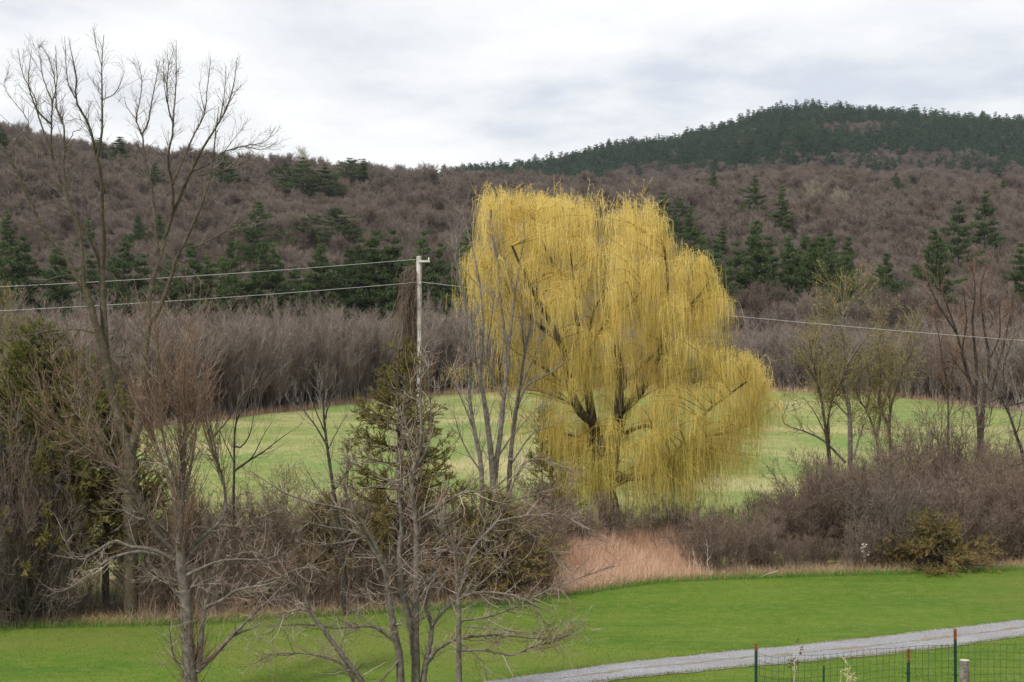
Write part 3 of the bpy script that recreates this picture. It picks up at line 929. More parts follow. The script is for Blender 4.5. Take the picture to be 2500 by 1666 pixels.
# tall bare tree on the left
LOC = [
 ([(321, 1530), (318, 1300), (317, 1172), (316, 1090)], 18, 15, 0),
 ([(316, 1100), (300, 1060), (275, 965), (260, 893), (249, 839), (231, 785), (217, 731), (206, 705)], 13.5, 8, -.1),
 ([(318, 1100), (336, 1040), (340, 965), (347, 911), (354, 857), (361, 803), (368, 775)], 12.5, 8, .15),
 ([(266, 915), (258, 850), (253, 767), (249, 690), (249, 658)], 10, 7.5, .1),
 ([(249, 660), (255, 586), (249, 530), (249, 465), (246, 418), (237, 386), (224, 332), (213, 299), (184, 241), (188, 195), (177, 140), (168, 92)], 6.5, .6),
 ([(237, 388), (249, 321), (249, 249), (249, 158), (253, 86)], 3.6, .6),
 ([(249, 165), (238, 125), (230, 79)], 1.2, .5), ([(250, 245), (282, 227), (300, 187), (304, 172)], 1.5, .5), ([(226, 335), (205, 300), (185, 290), (160, 300)], 1.2, .4),
 ([(247, 660), (235, 610), (195, 545), (159, 473), (144, 429), (125, 375), (126, 303), (128, 249), (139, 205), (137, 140), (136, 110)], 5.5, .5),
 ([(206, 705), (197, 579), (181, 530), (165, 485), (155, 411), (157, 357), (155, 303), (137, 267), (135, 200), (115, 130), (95, 110)], 5.2, .5),
 ([(126, 305), (90, 267), (70, 205), (76, 133), (77, 125)], 2.6, .5), ([(130, 385), (94, 285), (85, 240), (55, 180), (44, 118)], 2.6, .5),
 ([(157, 357), (175, 335), (180, 322), (200, 318)], 1.6, .5), ([(128, 250), (105, 190), (97, 140), (93, 108)], 1.6, .5), ([(184, 241), (166, 200), (160, 130), (158, 90)], 1.6, .5),
 ([(206, 705), (188, 680), (159, 622), (144, 606), (108, 563), (83, 512), (47, 433), (22, 386), (0, 350), (-30, 300), (-45, 230)], 6, .8),
 ([(50, 440), (70, 470), (80, 500), (105, 420), (60, 340), (0, 280)], 1.6, .5), ([(22, 386), (40, 340), (70, 300), (20, 230), (10, 200), (25, 190)], 1.8, .4),
 ([(361, 803), (361, 767), (368, 705), (387, 640), (401, 586)], 7.5, 6), ([(372, 781), (390, 752), (419, 676), (430, 633), (452, 590), (470, 552), (495, 494), (513, 433), (522, 368), (527, 317), (535, 260)], 6.5, .7),
 ([(387, 640), (379, 549), (372, 465), (358, 411), (350, 357), (347, 328), (332, 292), (340, 252), (347, 202), (340, 162), (338, 150)], 4.6, .5),
 ([(347, 328), (361, 299), (372, 241), (383, 184), (390, 150)], 2.4, .5), ([(332, 292), (310, 262), (303, 240), (290, 245)], 1.2, .4),
 ([(401, 586), (419, 530), (423, 465), (412, 404), (412, 368), (423, 310), (408, 252), (410, 169), (425, 120)], 4.6, .5),
 ([(423, 310), (424, 274), (430, 195), (430, 97)], 2.4, .5), ([(408, 252), (400, 200), (398, 140)], 1.2, .4),
 ([(419, 528), (434, 494), (462, 429), (488, 375), (513, 335), (535, 299), (553, 263), (567, 223), (578, 158), (580, 140)], 5, .6),
 ([(423, 450), (444, 397), (466, 346), (488, 303), (500, 274), (506, 220), (513, 158), (514, 138)], 3, .5), ([(535, 299), (545, 250), (550, 200), (552, 160)], 1.8, .5), ([(500, 274), (490, 230), (485, 200)], 1.2, .4),
 ([(466, 422), (517, 397), (545, 372), (596, 357), (647, 346), (672, 310)], 2.4, .5), ([(545, 374), (575, 335), (592, 315)], 1.2, .4), ([(596, 357), (640, 365), (680, 345)], 1, .4), ([(490, 430), (560, 410), (600, 395), (635, 370)], 1.6, .4),
 ([(452, 600), (480, 602), (535, 574), (592, 538), (625, 502), (615, 480)], 2.6, .6), ([(535, 574), (570, 556), (620, 566)], 1, .4),
 ([(242, 817), (202, 806), (144, 805), (72, 817), (20, 822)], 3, .6), ([(160, 805), (140, 822), (100, 845)], 1.2, .4),
 ([(206, 690), (180, 672), (130, 680), (70, 710), (30, 750)], 1.8, .4), ([(249, 650), (220, 635), (180, 625), (165, 610)], 1.4, .4), ([(340, 940), (320, 880), (305, 872), (250, 870)], 2, .5), ([(262, 900), (230, 893), (205, 920), (190, 940)], 1.5, .4),
 ([(300, 1050), (280, 1040), (250, 1060), (225, 1100)], 1.4, .4), ([(430, 635), (460, 650), (490, 700), (505, 760), (530, 800)], 1.8, .5),
 ([(318, 1180), (360, 1140), (380, 1130), (395, 1150)], 1.4, .4),
]
build_tree("bare_tree", 'tall bare forked tree on the left reaching far above the ridge into the sky', 'tree', 54.0, LOC, M['bark_locust'], M['twig_locust'], [
    (620, .2, .9, (18, 52), (.4, 1.15), 6, .5, .10, .5, .004, 3, 0, {'only': slice(4, None), 'rmax': .011}),
    (2800, .1, 1, (20, 60), (.15, .55), 4, .35, .14, .6, .0036, 2, 1, {'rmax': .005}),
    (700, .3, .95, (15, 55), (.2, .6), 4, .5, .12, .4, .0036, 2, 0, {'only': slice(4, None), 'rmax': .006}),
], spread=.4, seed=3, main=4)

# left foreground tree with reddish broom of shoots
A = [
 ([(467, 1700), (459, 1570), (452, 1461), (444, 1407), (439, 1353), (441, 1244), (446, 1140), (452, 1040), (446, 950)], 19, 2, 0),
 ([(426, 1367), (372, 1342), (314, 1335), (280, 1321), (231, 1349), (199, 1367), (173, 1349), (159, 1317), (152, 1290)], 6.5, 1.0, -.25),
 ([(428, 1366), (354, 1347), (303, 1353), (260, 1371), (195, 1421), (145, 1445), (119, 1436)], 5.5, .9, .3),
 ([(432, 1353), (394, 1317), (361, 1273), (347, 1234), (311, 1183), (289, 1147), (217, 1100), (150, 1045), (98, 985)], 6.5, .8, -.4),
 ([(290, 1150), (265, 1120), (225, 1060), (180, 1000), (160, 960)], 2.6, .6), ([(311, 1183), (270, 1090), (240, 1040), (205, 960), (190, 930)], 2.6, .6),
 ([(452, 1407), (488, 1389), (535, 1371), (578, 1366), (643, 1367), (690, 1350)], 5, .9, .2),
 ([(484, 1640), (488, 1588), (495, 1515), (502, 1479), (513, 1436), (525, 1380), (530, 1330)], 9, 2.0, .15),
 ([(502, 1483), (542, 1465), (582, 1440), (661, 1425), (708, 1396), (751, 1382), (766, 1364)], 5.2, .9, -.2),
 ([(480, 1640), (524, 1599), (564, 1555), (614, 1505), (668, 1454), (704, 1414)], 7.5, .9, .2), ([(564, 1555), (596, 1541), (625, 1530), (628, 1500)], 3.5, .8),
 ([(446, 1400), (448, 1375), (480, 1335), (509, 1302), (484, 1286), (452, 1300), (405, 1310)], 4.5, .9, .5),
 ([(437, 1302), (423, 1208), (405, 1154), (387, 1100), (368, 1060), (330, 960)], 6, .8, .1), ([(470, 1330), (520, 1290), (549, 1250), (545, 1172), (520, 1100), (500, 1010), (470, 930)], 5, .7, .2),
 ([(445, 1240), (420, 1150), (400, 1080), (390, 1000), (395, 900), (380, 830)], 4, .6), ([(443, 1235), (470, 1120), (478, 1020), (470, 900), (478, 830)], 4, .6),
 ([(455, 1480), (430, 1450), (415, 1430), (400, 1400), (360, 1380)], 2.4, .6), ([(452, 1440), (480, 1430), (520, 1425), (560, 1430)], 2.4, .6), ([(440, 1330), (400, 1290), (360, 1260), (320, 1250), (250, 1240)], 2.8, .6, -.3),
 ([(462, 1620), (430, 1615), (418, 1570), (412, 1520)], 3, 1), ([(441, 1420), (400, 1410), (330, 1408)], 2, .6), ([(582, 1442), (610, 1475), (635, 1485)], 2, .6),
]
build_tree("bare_tree", 'pale-barked bare tree in the left foreground with a reddish broom of upright shoots', 'tree', 39.0, A, M['bark_grey'], M['twig_pale'], [
    (420, .12, 1, (25, 75), (.35, 1.25), 7, .55, .12, .5, .004, 3, 0, {'rmax': .012}),
    (2000, .1, 1, (25, 70), (.1, .45), 3, .3, .14, .6, .0032, 2, 1, {'rmax': .005}),
    (430, .42, .97, (10, 38), (.8, 2.6), 8, .55, .07, .35, .004, 3, 0, {'only': [0, 0, 3, 5, 12, 13, 14, 15], 'twig': M['twig_red'], 'rmax': .010, 'part': 'red_shoots', 'tl': .2}),
    (4200, .1, 1, (15, 60), (.12, .55), 4, .4, .12, .6, .0036, 2, 3, {'twig': M['twig_red'], 'rmax': .005, 'part': 'red_shoots'}),
    (110, .0, .14, (15, 60), (.6, 1.5), 6, .7, .08, .3, .004, 3, 0, {'only': [0, 7], 'twig': M['twig_red'], 'rmax': .009, 'part': 'base_sprouts'}),
], spread=.35, seed=4, main=1, buds=(900, M['twig_pale'], 4, .03))

# middle foreground clump
B = [
 ([(1015, 1700), (1015, 1606), (1013, 1540), (1015, 1461), (1017, 1353), (1015, 1273), (1006, 1208), (1006, 1151), (1028, 1085), (1026, 958), (1030, 850)], 12, 1.2, 0),
 ([(979, 1700), (975, 1606), (964, 1544), (950, 1461), (944, 1418), (935, 1382), (906, 1335), (881, 1281), (852, 1226), (841, 1180), (850, 1120)], 11, 1.2, -.2, 'root', -.3),
 ([(1011, 1600), (1008, 1555), (997, 1497), (979, 1443), (977, 1400), (975, 1346), (981, 1281), (973, 1208), (972, 1136), (985, 1050), (975, 990)], 9.5, 1.0, .1),
 ([(1030, 1690), (1040, 1617), (1055, 1534), (1040, 1479), (1055, 1414), (1073, 1331), (1085, 1270), (1090, 1210)], 8, 1.0, .2),
 ([(1044, 1617), (1069, 1584), (1112, 1562), (1174, 1552), (1235, 1552), (1354, 1561), (1400, 1540)], 5.5, .8, -.3),
 ([(1054, 1530), (1084, 1490), (1120, 1463), (1174, 1425), (1214, 1389), (1228, 1371), (1250, 1300)], 5, .7, .3),
 ([(890, 1700), (885, 1666), (831, 1595), (758, 1494), (747, 1461), (733, 1436), (679, 1400), (650, 1364), (610, 1330)], 8, .9, -.15, 'root', -1.0),
 ([(870, 1690), (863, 1666), (838, 1624), (769, 1598), (686, 1595), (650, 1602), (600, 1640)], 4.5, .8, -.2),
 ([(758, 1494), (735, 1488), (700, 1500), (660, 1545), (630, 1560)], 3.2, .7), ([(697, 1414), (650, 1440), (610, 1480)], 2, .6), ([(831, 1595), (840, 1550), (870, 1500)], 2, .6),
 ([(975, 1580), (946, 1552), (910, 1530), (867, 1530), (813, 1533), (750, 1525), (650, 1530)], 5, .8, -.2),
 ([(944, 1385), (903, 1310), (867, 1255), (813, 1237), (758, 1226), (704, 1208), (650, 1176), (610, 1150)], 4.6, .8, -.3),
 ([(903, 1308), (852, 1295), (787, 1284), (733, 1266), (679, 1234), (650, 1200)], 3.2, .7), ([(900, 1310), (830, 1325), (770, 1332)], 2.4, .6), ([(890, 1308), (860, 1330), (842, 1360)], 2.2, .7),
 ([(1015, 1273), (1040, 1259), (1120, 1208), (1203, 1194), (1270, 1130)], 4, .6, -.3), ([(1006, 1151), (1037, 1107), (1050, 1067), (1050, 976), (1046, 922), (1052, 880)], 4, .8, .1),
 ([(981, 1281), (1040, 1240), (1110, 1215), (1190, 1150)], 2.6, .6), ([(1006, 1155), (960, 1180), (900, 1190), (830, 1200)], 2.6, .6), ([(1017, 1350), (1060, 1340), (1110, 1330)], 2, .6),
 ([(950, 1461), (930, 1475), (880, 1455), (870, 1470)], 2, .6), ([(979, 1443), (1010, 1400), (1060, 1380)], 2.2, .6), ([(977, 1400), (940, 1370), (880, 1350)], 2.0, .6), ([(1015, 1461), (1060, 1400), (1100, 1380)], 2.2, .6),
 ([(1006, 1208), (950, 1140), (900, 1130), (820, 1128)], 2.2, .5), ([(972, 1136), (950, 1080), (945, 1010)], 1.8, .5), ([(1028, 1085), (1000, 1060), (985, 1010), (990, 950)], 1.8, .5), ([(1050, 976), (1090, 930), (1120, 890)], 1.5, .4), ([(1026, 985), (1005, 965), (1000, 930)], 1.4, .4),
 ([(1112, 1562), (1150, 1590), (1180, 1620), (1190, 1660)], 1.8, .5), ([(979, 1606), (950, 1640), (925, 1666)], 3, 1.5), ([(944, 1418), (990, 1380), (1040, 1372)], 1.8, .5), ([(935, 1382), (900, 1410), (895, 1440)], 1.8, .5),
]
fg_pass = lambda n1, n2: [
    (n1, .12, 1, (25, 70), (.3, 1.15), 7, .3, .14, .5, .0042, 3, 0, {'rmax': .013}),
    (n2, .05, 1, (25, 75), (.1, .45), 4, .2, .16, .6, .0034, 2, 1, {'rmax': .006}),
    (n1 // 3, .35, 1, (12, 45), (.5, 1.7), 8, .7, .08, .4, .004, 3, 0, {'rmax': .010, 'twig': M['twig_red'], 'part': 'red_shoots'}),
    (n2 // 3, .1, 1, (20, 60), (.1, .4), 3, .3, .12, .6, .0034, 2, 3, {'rmax': .005, 'twig': M['twig_red'], 'part': 'red_shoots'}),
]
build_tree("bare_tree", 'bare many-stemmed grey tree in the middle foreground with wide crossing limbs', 'tree', 38.0, B, M['bark_grey'], M['twig_pale'], fg_pass(640, 2600), spread=.35, seed=5, roots=(0, 1, 6), main=4, buds=(800, M['twig_pale'], 2, .028))
B2 = [
 ([(1121, 1700), (1120, 1570), (1120, 1461), (1114, 1395), (1110, 1340), (1108, 1320)], 8.5, 3.5, 0),
 ([(1122, 1463), (1149, 1450), (1206, 1447), (1264, 1458), (1300, 1476), (1336, 1534)], 4.5, .8, -.2),
 ([(1120, 1447), (1138, 1389), (1156, 1335), (1214, 1273), (1235, 1226), (1261, 1161), (1282, 1129), (1330, 1122), (1400, 1150)], 5, .7, .2),
 ([(1125, 1515), (1192, 1505), (1264, 1479), (1336, 1443), (1420, 1410), (1499, 1382)], 3.6, .6, -.2),
 ([(1125, 1588), (1185, 1588), (1250, 1599), (1300, 1580), (1373, 1559), (1427, 1526)], 3.8, .7, -.1),
 ([(1214, 1273), (1270, 1262), (1340, 1255), (1390, 1265), (1435, 1295), (1460, 1330)], 2.6, .6), ([(1130, 1530), (1200, 1535), (1280, 1545), (1350, 1540)], 2, .5), ([(1300, 1476), (1350, 1500), (1390, 1520)], 1.6, .5),
 ([(1110, 1340), (1085, 1300), (1075, 1270)], 2, .6), ([(1108, 1322), (1125, 1350), (1135, 1400)], 2.2, .6), ([(1156, 1335), (1190, 1355), (1180, 1300), (1200, 1240)], 2, .6), ([(1114, 1400), (1060, 1410), (1010, 1420)], 1.8, .5), ([(1235, 1226), (1300, 1210), (1370, 1180)], 1.8, .5), ([(1224, 1265), (1290, 1300), (1350, 1350), (1400, 1400)], 1.5, .5),
]
build_tree("bare_tree", 'slender single-stemmed bare tree just right of the many-stemmed foreground clump', 'tree', 37.3, B2, M['bark_grey'], M['twig_pale'], fg_pass(330, 1400), spread=.3, seed=6, main=1, buds=(500, M['twig_pale'], 2, .028))

# grey saplings standing before the left side of the willow
H_ = [
 ([(1205, 1380), (1205, 1247), (1202, 1139), (1187, 1013), (1173, 922), (1158, 868), (1150, 800), (1144, 784), (1129, 711), (1118, 664), (1112, 610)], 10.80, 0.96, 0),
 ([(1207, 1260), (1209, 1157), (1220, 1067), (1230, 976), (1241, 886), (1241, 856), (1252, 765), (1263, 675), (1281, 585)], 8.10, 0.84, .1),
 ([(1240, 1360), (1245, 1139), (1256, 1031), (1267, 958), (1281, 868), (1285, 840), (1303, 765), (1310, 704), (1318, 650)], 8.78, 0.84, .1, 'root', .8),
 ([(1176, 1400), (1176, 1157), (1158, 1052), (1147, 976), (1144, 886), (1150, 820), (1160, 740)], 8.78, 1.20, 0, 'root', -.5),
 ([(1256, 1013), (1285, 944), (1328, 919), (1386, 883), (1400, 860)], 4.05, 0.72), ([(1173, 922), (1180, 800), (1176, 730), (1165, 657), (1147, 581), (1129, 523), (1126, 515)], 4.05, 0.60),
 ([(1118, 664), (1108, 600), (1106, 555)], 1.89, 0.48), ([(1150, 800), (1130, 700), (1110, 640), (1120, 590)], 2.16, 0.48), ([(1241, 856), (1225, 760), (1215, 660), (1205, 590), (1195, 540)], 3.51, 0.60),
 ([(1230, 976), (1190, 880), (1200, 780), (1210, 700)], 2.97, 0.60), ([(1267, 958), (1300, 880), (1330, 820), (1400, 790), (1425, 775)], 2.70, 0.60), ([(1281, 868), (1275, 780), (1290, 680)], 2.70, 0.60),
 ([(1158, 1052), (1120, 960), (1095, 920)], 2.70, 0.60), ([(1202, 1139), (1240, 1080), (1290, 1020), (1330, 980)], 2.70, 0.60), ([(1176, 1157), (1130, 1080), (1105, 1000)], 2.70, 0.60), ([(1245, 1139), (1300, 1060), (1360, 1040)], 2.70, 0.60),
]
build_tree("bare_tree", 'slim grey bare trees sharing one base before the left edge of the willow', 'tree', 70.0, H_, M['bark_grey'], M['twig_grey'], [
    (280, .15, 1, (12, 40), (.6, 2.1), 6, .6, .09, .5, .006, 3, 0, {'rmax': .018}),
    (1700, .1, 1, (15, 55), (.3, 1.0), 4, .4, .12, .6, .005, 2, 1, {'rmax': .008}),
], spread=.3, seed=8, roots=(0, 2, 3), main=4)

# dark small tree at the lawn edge left of the middle clump, and the one behind it
C1 = [
 ([(845, 1500), (840, 1400), (825, 1290), (815, 1200), (800, 1100), (792, 1030), (788, 960)], 8, 2, 0),
 ([(800, 1090), (770, 1040), (740, 1000), (725, 980)], 3, .5), ([(795, 1060), (770, 1000), (755, 960)], 2.2, .5), ([(792, 1030), (805, 980), (820, 930)], 2.2, .5), ([(790, 990), (780, 940), (775, 880)], 2, .5), ([(820, 1230), (780, 1200), (750, 1150)], 1.8, .5), ([(815, 1200), (850, 1150), (870, 1100)], 1.8, .5), ([(800, 1100), (830, 1040), (850, 1010)], 1.6, .5),
 ([(836, 1500), (838, 1380), (842, 1260), (850, 1150), (845, 1080)], 4, .8, .05, 'root', .4),
]
build_tree("bare_tree", 'small dark bare tree at the lawn edge between the two foreground trees', 'tree', 55.0, C1, M['bark_dark'], M['twig_grey'], [
    (110, .2, 1, (15, 45), (.4, 1.4), 5, .4, .1, .5, .004, 3, 0, {'rmax': .012}), (400, .1, 1, (15, 50), (.2, .6), 3, .3, .1, .6, .0035, 2, 1, {'rmax': .006})], seed=9, roots=(0, 8), main=1)
C2 = [
 ([(572, 1500), (570, 1250), (572, 1130), (572, 1090), (575, 1040), (585, 1010)], 5, 2, 0),
 ([(573, 1150), (600, 1130), (640, 1105), (680, 1075), (715, 1050)], 3.2, .5), ([(590, 1140), (620, 1110), (645, 1060), (665, 1030)], 2.2, .5), ([(572, 1090), (590, 1090), (610, 1060), (620, 1010)], 2.4, .5), ([(575, 1050), (580, 1000), (590, 970)], 2, .5), ([(572, 1130), (540, 1060), (530, 1020)], 1.8, .5), ([(520, 1070), (560, 1020), (600, 960), (650, 920), (680, 900)], 2, .5),
]
build_tree("bare_tree", 'thin dark bare sapling against the meadow right of the left foreground tree', 'tree', 57.0, C2, M['bark_dark'], M['twig_grey'], [
    (70, .3, 1, (15, 45), (.4, 1.3), 5, .5, .08, .5, .004, 3, 0, {'rmax': .010}), (200, .1, 1, (15, 50), (.2, .6), 3, .4, .1, .6, .0035, 2, 1, {'rmax': .006})], seed=10, main=1)

# budding trees right of the willow
I_ = [
 ([(2078, 1290), (2076, 1156), (2074, 1011), (2065, 957), (2058, 867), (2058, 758), (2065, 668)], 8.5, .8, 0),
 ([(2065, 1130), (2015, 1080), (1968, 1055), (1917, 1037), (1914, 1011), (1925, 985)], 3.6, .7), ([(2083, 1120), (2105, 1047), (2123, 1004), (2140, 990)], 3.2, .7), ([(2065, 957), (2030, 900), (2000, 860), (1985, 830)], 4, .6), ([(2060, 900), (2095, 850), (2130, 800), (2150, 760)], 4, .6), ([(2058, 820), (2030, 760), (2010, 720)], 3, .5), ([(2058, 770), (2090, 720), (2100, 690)], 3, .5), ([(2066, 965), (2110, 900), (2150, 860)], 3, .5), ([(2074, 1020), (2030, 975), (2000, 955)], 2.5, .5), ([(2060, 860), (2020, 820), (1985, 790)], 2.4, .5), ([(2058, 758), (2050, 710), (2030, 690)], 2, .5),
]
bud_pass = [(240, .2, 1, (15, 55), (.6, 2.3), 5, .5, .10, .5, .006, 3, 0, {'rmax': .016}), (1900, .1, 1, (15, 60), (.3, 1.1), 4, .4, .12, .6, .0055, 2, 1, {'rmax': .008})]
build_tree("budding_tree", 'tallest of the yellow-budding trees on the meadow right of the willow', 'tree', 88.0, I_, M['bark_grey'], M['twig_bud'], bud_pass, seed=12, main=1, buds=(2600, M['twig_bud'], 2, .075))
I2 = [
 ([(2028, 1270), (2026, 1138), (2018, 1065), (2008, 993), (1997, 939), (1985, 880), (1975, 830)], 7, .8, 0),
 ([(2026, 1140), (2022, 1029), (2031, 975), (2035, 900), (2030, 840)], 4.5, .7), ([(1997, 939), (1970, 890), (1940, 850)], 3, .5), ([(2008, 993), (2000, 920), (2010, 860)], 3.4, .5), ([(2031, 975), (2060, 920), (2075, 880)], 3, .5), ([(2018, 1065), (1990, 1010), (1960, 970)], 2, .5), ([(2035, 900), (2000, 850), (1990, 800)], 2, .5),
]
build_tree("budding_tree", 'twin-stemmed yellow-budding tree, nearest to the willow on its right', 'tree', 87.0, I2, M['bark_dark'], M['twig_bud'], [(180,) + bud_pass[0][1:], (1300,) + bud_pass[1][1:]], seed=13, main=1, buds=(1500, M['twig_bud'], 2, .07))
I3 = [
 ([(2145, 1290), (2145, 1130), (2138, 1065), (2116, 1004), (2094, 968), (2085, 900)], 6, .8, 0),
 ([(2140, 1075), (2150, 1010), (2150, 960), (2140, 890)], 4, .6), ([(2116, 1004), (2125, 940), (2115, 880)], 3, .5), ([(2150, 1000), (2175, 940), (2180, 880)], 3, .5), ([(2150, 950), (2160, 880), (2150, 820)], 2.4, .5),
]
build_tree("budding_tree", 'thin forked yellow-budding tree between the tallest one and the one with a dark snag', 'tree', 89.0, I3, M['bark_grey'], M['twig_bud'], [(150,) + bud_pass[0][1:], (1000,) + bud_pass[1][1:]], seed=14, main=1, buds=(1300, M['twig_bud'], 2, .07))
I4 = [
 ([(2176, 1290), (2174, 1120), (2170, 1047), (2156, 1011), (2145, 975), (2150, 900), (2140, 830)], 6, .8, 0),
 ([(2170, 1060), (2174, 1000), (2185, 960), (2205, 900), (2215, 840)], 4.5, .6), ([(2185, 960), (2200, 930), (2210, 915)], 2.5, .5), ([(2174, 1010), (2170, 930), (2180, 850)], 3, .5), ([(2176, 1095), (2190, 1090), (2210, 1092)], 2, .6), ([(2205, 900), (2230, 850), (2235, 800)], 2, .5),
]
build_tree("budding_tree", 'rightmost yellow-budding tree with a crooked forked trunk on the meadow', 'tree', 88.5, I4, M['bark_locust'], M['twig_bud'], [(170,) + bud_pass[0][1:], (1100,) + bud_pass[1][1:]], seed=15, main=1, buds=(1400, M['twig_bud'], 2, .07))

# vine-hung reddish tree and the crooked one at the right margin
J_ = [
 ([(2392, 1300), (2391, 1083), (2387, 1011), (2380, 975), (2370, 930), (2358, 903), (2336, 813), (2310, 740), (2290, 690)], 7.5, .9, 0),
 ([(2393, 1100), (2400, 1000), (2405, 950), (2415, 880), (2400, 780), (2395, 700), (2410, 650)], 7, .8), ([(2380, 975), (2385, 900), (2375, 800), (2380, 700), (2370, 640)], 5, .7), ([(2360, 905), (2350, 850), (2360, 780), (2350, 700)], 3, .6), ([(2336, 813), (2300, 760), (2270, 700), (2255, 650)], 3, .6), ([(2405, 950), (2440, 880), (2460, 800), (2475, 720)], 3.5, .6), ([(2415, 880), (2440, 820), (2440, 740)], 2.5, .6), ([(2370, 930), (2330, 880), (2310, 820)], 2.5, .6),
 ([(2315, 1280), (2315, 993), (2311, 939), (2300, 870), (2290, 810), (2280, 760)], 4, .7, 0, 'root', 1.0), ([(2311, 939), (2330, 890), (2335, 840)], 2, .5), ([(2313, 960), (2290, 920), (2280, 900)], 2, .5),
]
build_tree("bare_tree", 'tall reddish bare tree with a dark vine-clad trunk near the right edge', 'tree', 86.0, J_, M['bark_dark'], M['twig_red'], [
    (300, .25, 1, (12, 45), (.7, 2.2), 6, .55, .09, .5, .005, 3, 0, {'rmax': .015}), (1600, .1, 1, (15, 55), (.3, 1.1), 4, .4, .1, .6, .0045, 2, 1, {'rmax': .008}),
    (260, .05, .75, (30, 120), (.5, 1.6), 6, -.8, .2, .3, .006, 2, 0, {'rmax': .010})], seed=16, roots=(0, 8), main=3)
K_ = [
 ([(2520, 1260), (2499, 1120), (2480, 1060), (2463, 1011), (2440, 970), (2420, 957), (2400, 930)], 6.5, 1.2, 0),
 ([(2463, 1011), (2455, 960), (2450, 900), (2465, 850), (2480, 800)], 3, .6), ([(2440, 972), (2410, 985), (2390, 990)], 2.4, .6), ([(2480, 1060), (2488, 1040), (2495, 1000)], 2, .6), ([(2455, 990), (2490, 985), (2530, 980)], 3, .8), ([(2420, 957), (2435, 900), (2430, 850)], 2, .5), ([(2499, 1130), (2470, 1140), (2420, 1135), (2400, 1150)], 2.5, .5),
]
build_tree("bare_tree", 'crooked grey bare tree leaning left at the right edge of the photo', 'tree', 80.0, K_, M['bark_dark'], M['twig_grey'], [
    (120, .2, 1, (15, 55), (.5, 1.8), 5, .4, .1, .5, .005, 3, 0, {'rmax': .012}), (600, .1, 1, (15, 55), (.3, .9), 4, .3, .1, .6, .0045, 2, 1, {'rmax': .007})], seed=17, main=1)
# yellowish tree cut by the left margin
Y_ = [([(-10, 1250), (-12, 1000), (-8, 880), (0, 800), (5, 740)], 7, .8, 0), ([(-8, 880), (-40, 800), (-60, 740)], 4, .6), ([(-5, 850), (15, 790), (25, 750)], 3, .6), ([(-10, 920), (20, 860), (40, 800)], 3, .6)]
build_tree("budding_tree", 'yellowish twiggy tree behind the cedar, cut by the left edge of the photo', 'tree', 75.0, Y_, M['bark_grey'], M['twig_bud'], [(110,) + bud_pass[0][1:], (650,) + bud_pass[1][1:]], seed=18, main=1, buds=(1500, M['twig_bud'], 2, .07))

# ------------------------------------------------------------------ the weeping willow
WD = 74.0
W_ = [
 ([(1490, 1345), (1487, 1247), (1476, 1193), (1462, 1110), (1454, 1067)], 30, 20, 0),
 ([(1456, 1075), (1447, 1031), (1422, 1013), (1393, 958), (1379, 870), (1364, 830), (1342, 784), (1324, 755), (1290, 690), (1250, 600)], 13, 2.5, -.3),
 ([(1454, 1067), (1447, 1031), (1436, 958), (1426, 897), (1411, 802), (1400, 700), (1390, 600), (1380, 520)], 12, 2, .1),
 ([(1480, 1200), (1494, 1139), (1509, 1031), (1512, 958), (1512, 886), (1491, 800), (1473, 720), (1480, 620), (1470, 540)], 16, 2, .2),
 ([(1512, 1010), (1552, 976), (1599, 904), (1620, 800), (1630, 700), (1620, 600)], 8, 2, -.2),
 ([(1500, 1170), (1594, 1158), (1650, 1105), (1697, 1065), (1715, 1015), (1769, 972), (1823, 932)], 9, 2, -.4),
 ([(1512, 960), (1580, 880), (1660, 820), (1720, 760), (1740, 720)], 6, 1.5, .3),
 ([(1393, 958), (1330, 900), (1260, 860), (1200, 800)], 5, 1.5, .3), ([(1364, 830), (1300, 780), (1230, 680), (1200, 560), (1200, 510)], 6, 1.5, .0),
 ([(1400, 700), (1350, 640), (1310, 560), (1300, 520)], 5, 1.5, -.3), ([(1473, 720), (1530, 640), (1560, 570)], 5, 1.5, -.3), ([(1620, 800), (1690, 740), (1730, 690)], 4, 1.5, -.3),
 ([(1490, 1140), (1440, 1080), (1370, 1060), (1330, 1080)], 6, 1.5, -.5), ([(1520, 1060), (1580, 1040), (1620, 1070), (1640, 1120)], 6, 1.5, -.5), ([(1697, 1065), (1760, 1060), (1830, 1040)], 4, 1.2, .2),
 ([(1447, 1031), (1400, 990), (1330, 960), (1280, 950)], 5, 1.5, .6), ([(1509, 1031), (1560, 950), (1640, 920), (1700, 900)], 5, 1.5, .6), ([(1436, 958), (1440, 850), (1450, 760), (1500, 680)], 6, 1.5, .5), ([(1426, 897), (1470, 800), (1540, 740), (1580, 700)], 5, 1.5, -.5),
]
rw = np.random.default_rng(41)
sk = skeleton(W_, WD, .4, rw)
P0 = sk[0][0][0]
wloc = np.array([P0[0], P0[1], ground_h(P0[0], P0[1])])
willow = empty("weeping_willow", tuple(wloc), 'large yellow weeping willow with drooping strands in the middle of the hedgerow', 'tree')
for i, (P, R) in enumerate(sk):
    if i == 0:
        P2, R2 = root_to_ground(P, R, 1.35)
        obj("trunk", MB().tubes(P2 - wloc, R2, 14).mesh("trunk", M['willow_bark'], smooth=True), willow)
    else:
        obj("limb", MB().tubes(P - wloc, R, 8).mesh("limb", M['willow_bark'], smooth=True), willow)
SKP = np.concatenate([p for p, _ in sk[1:]]); SKR = np.concatenate([q for _, q in sk[1:]])
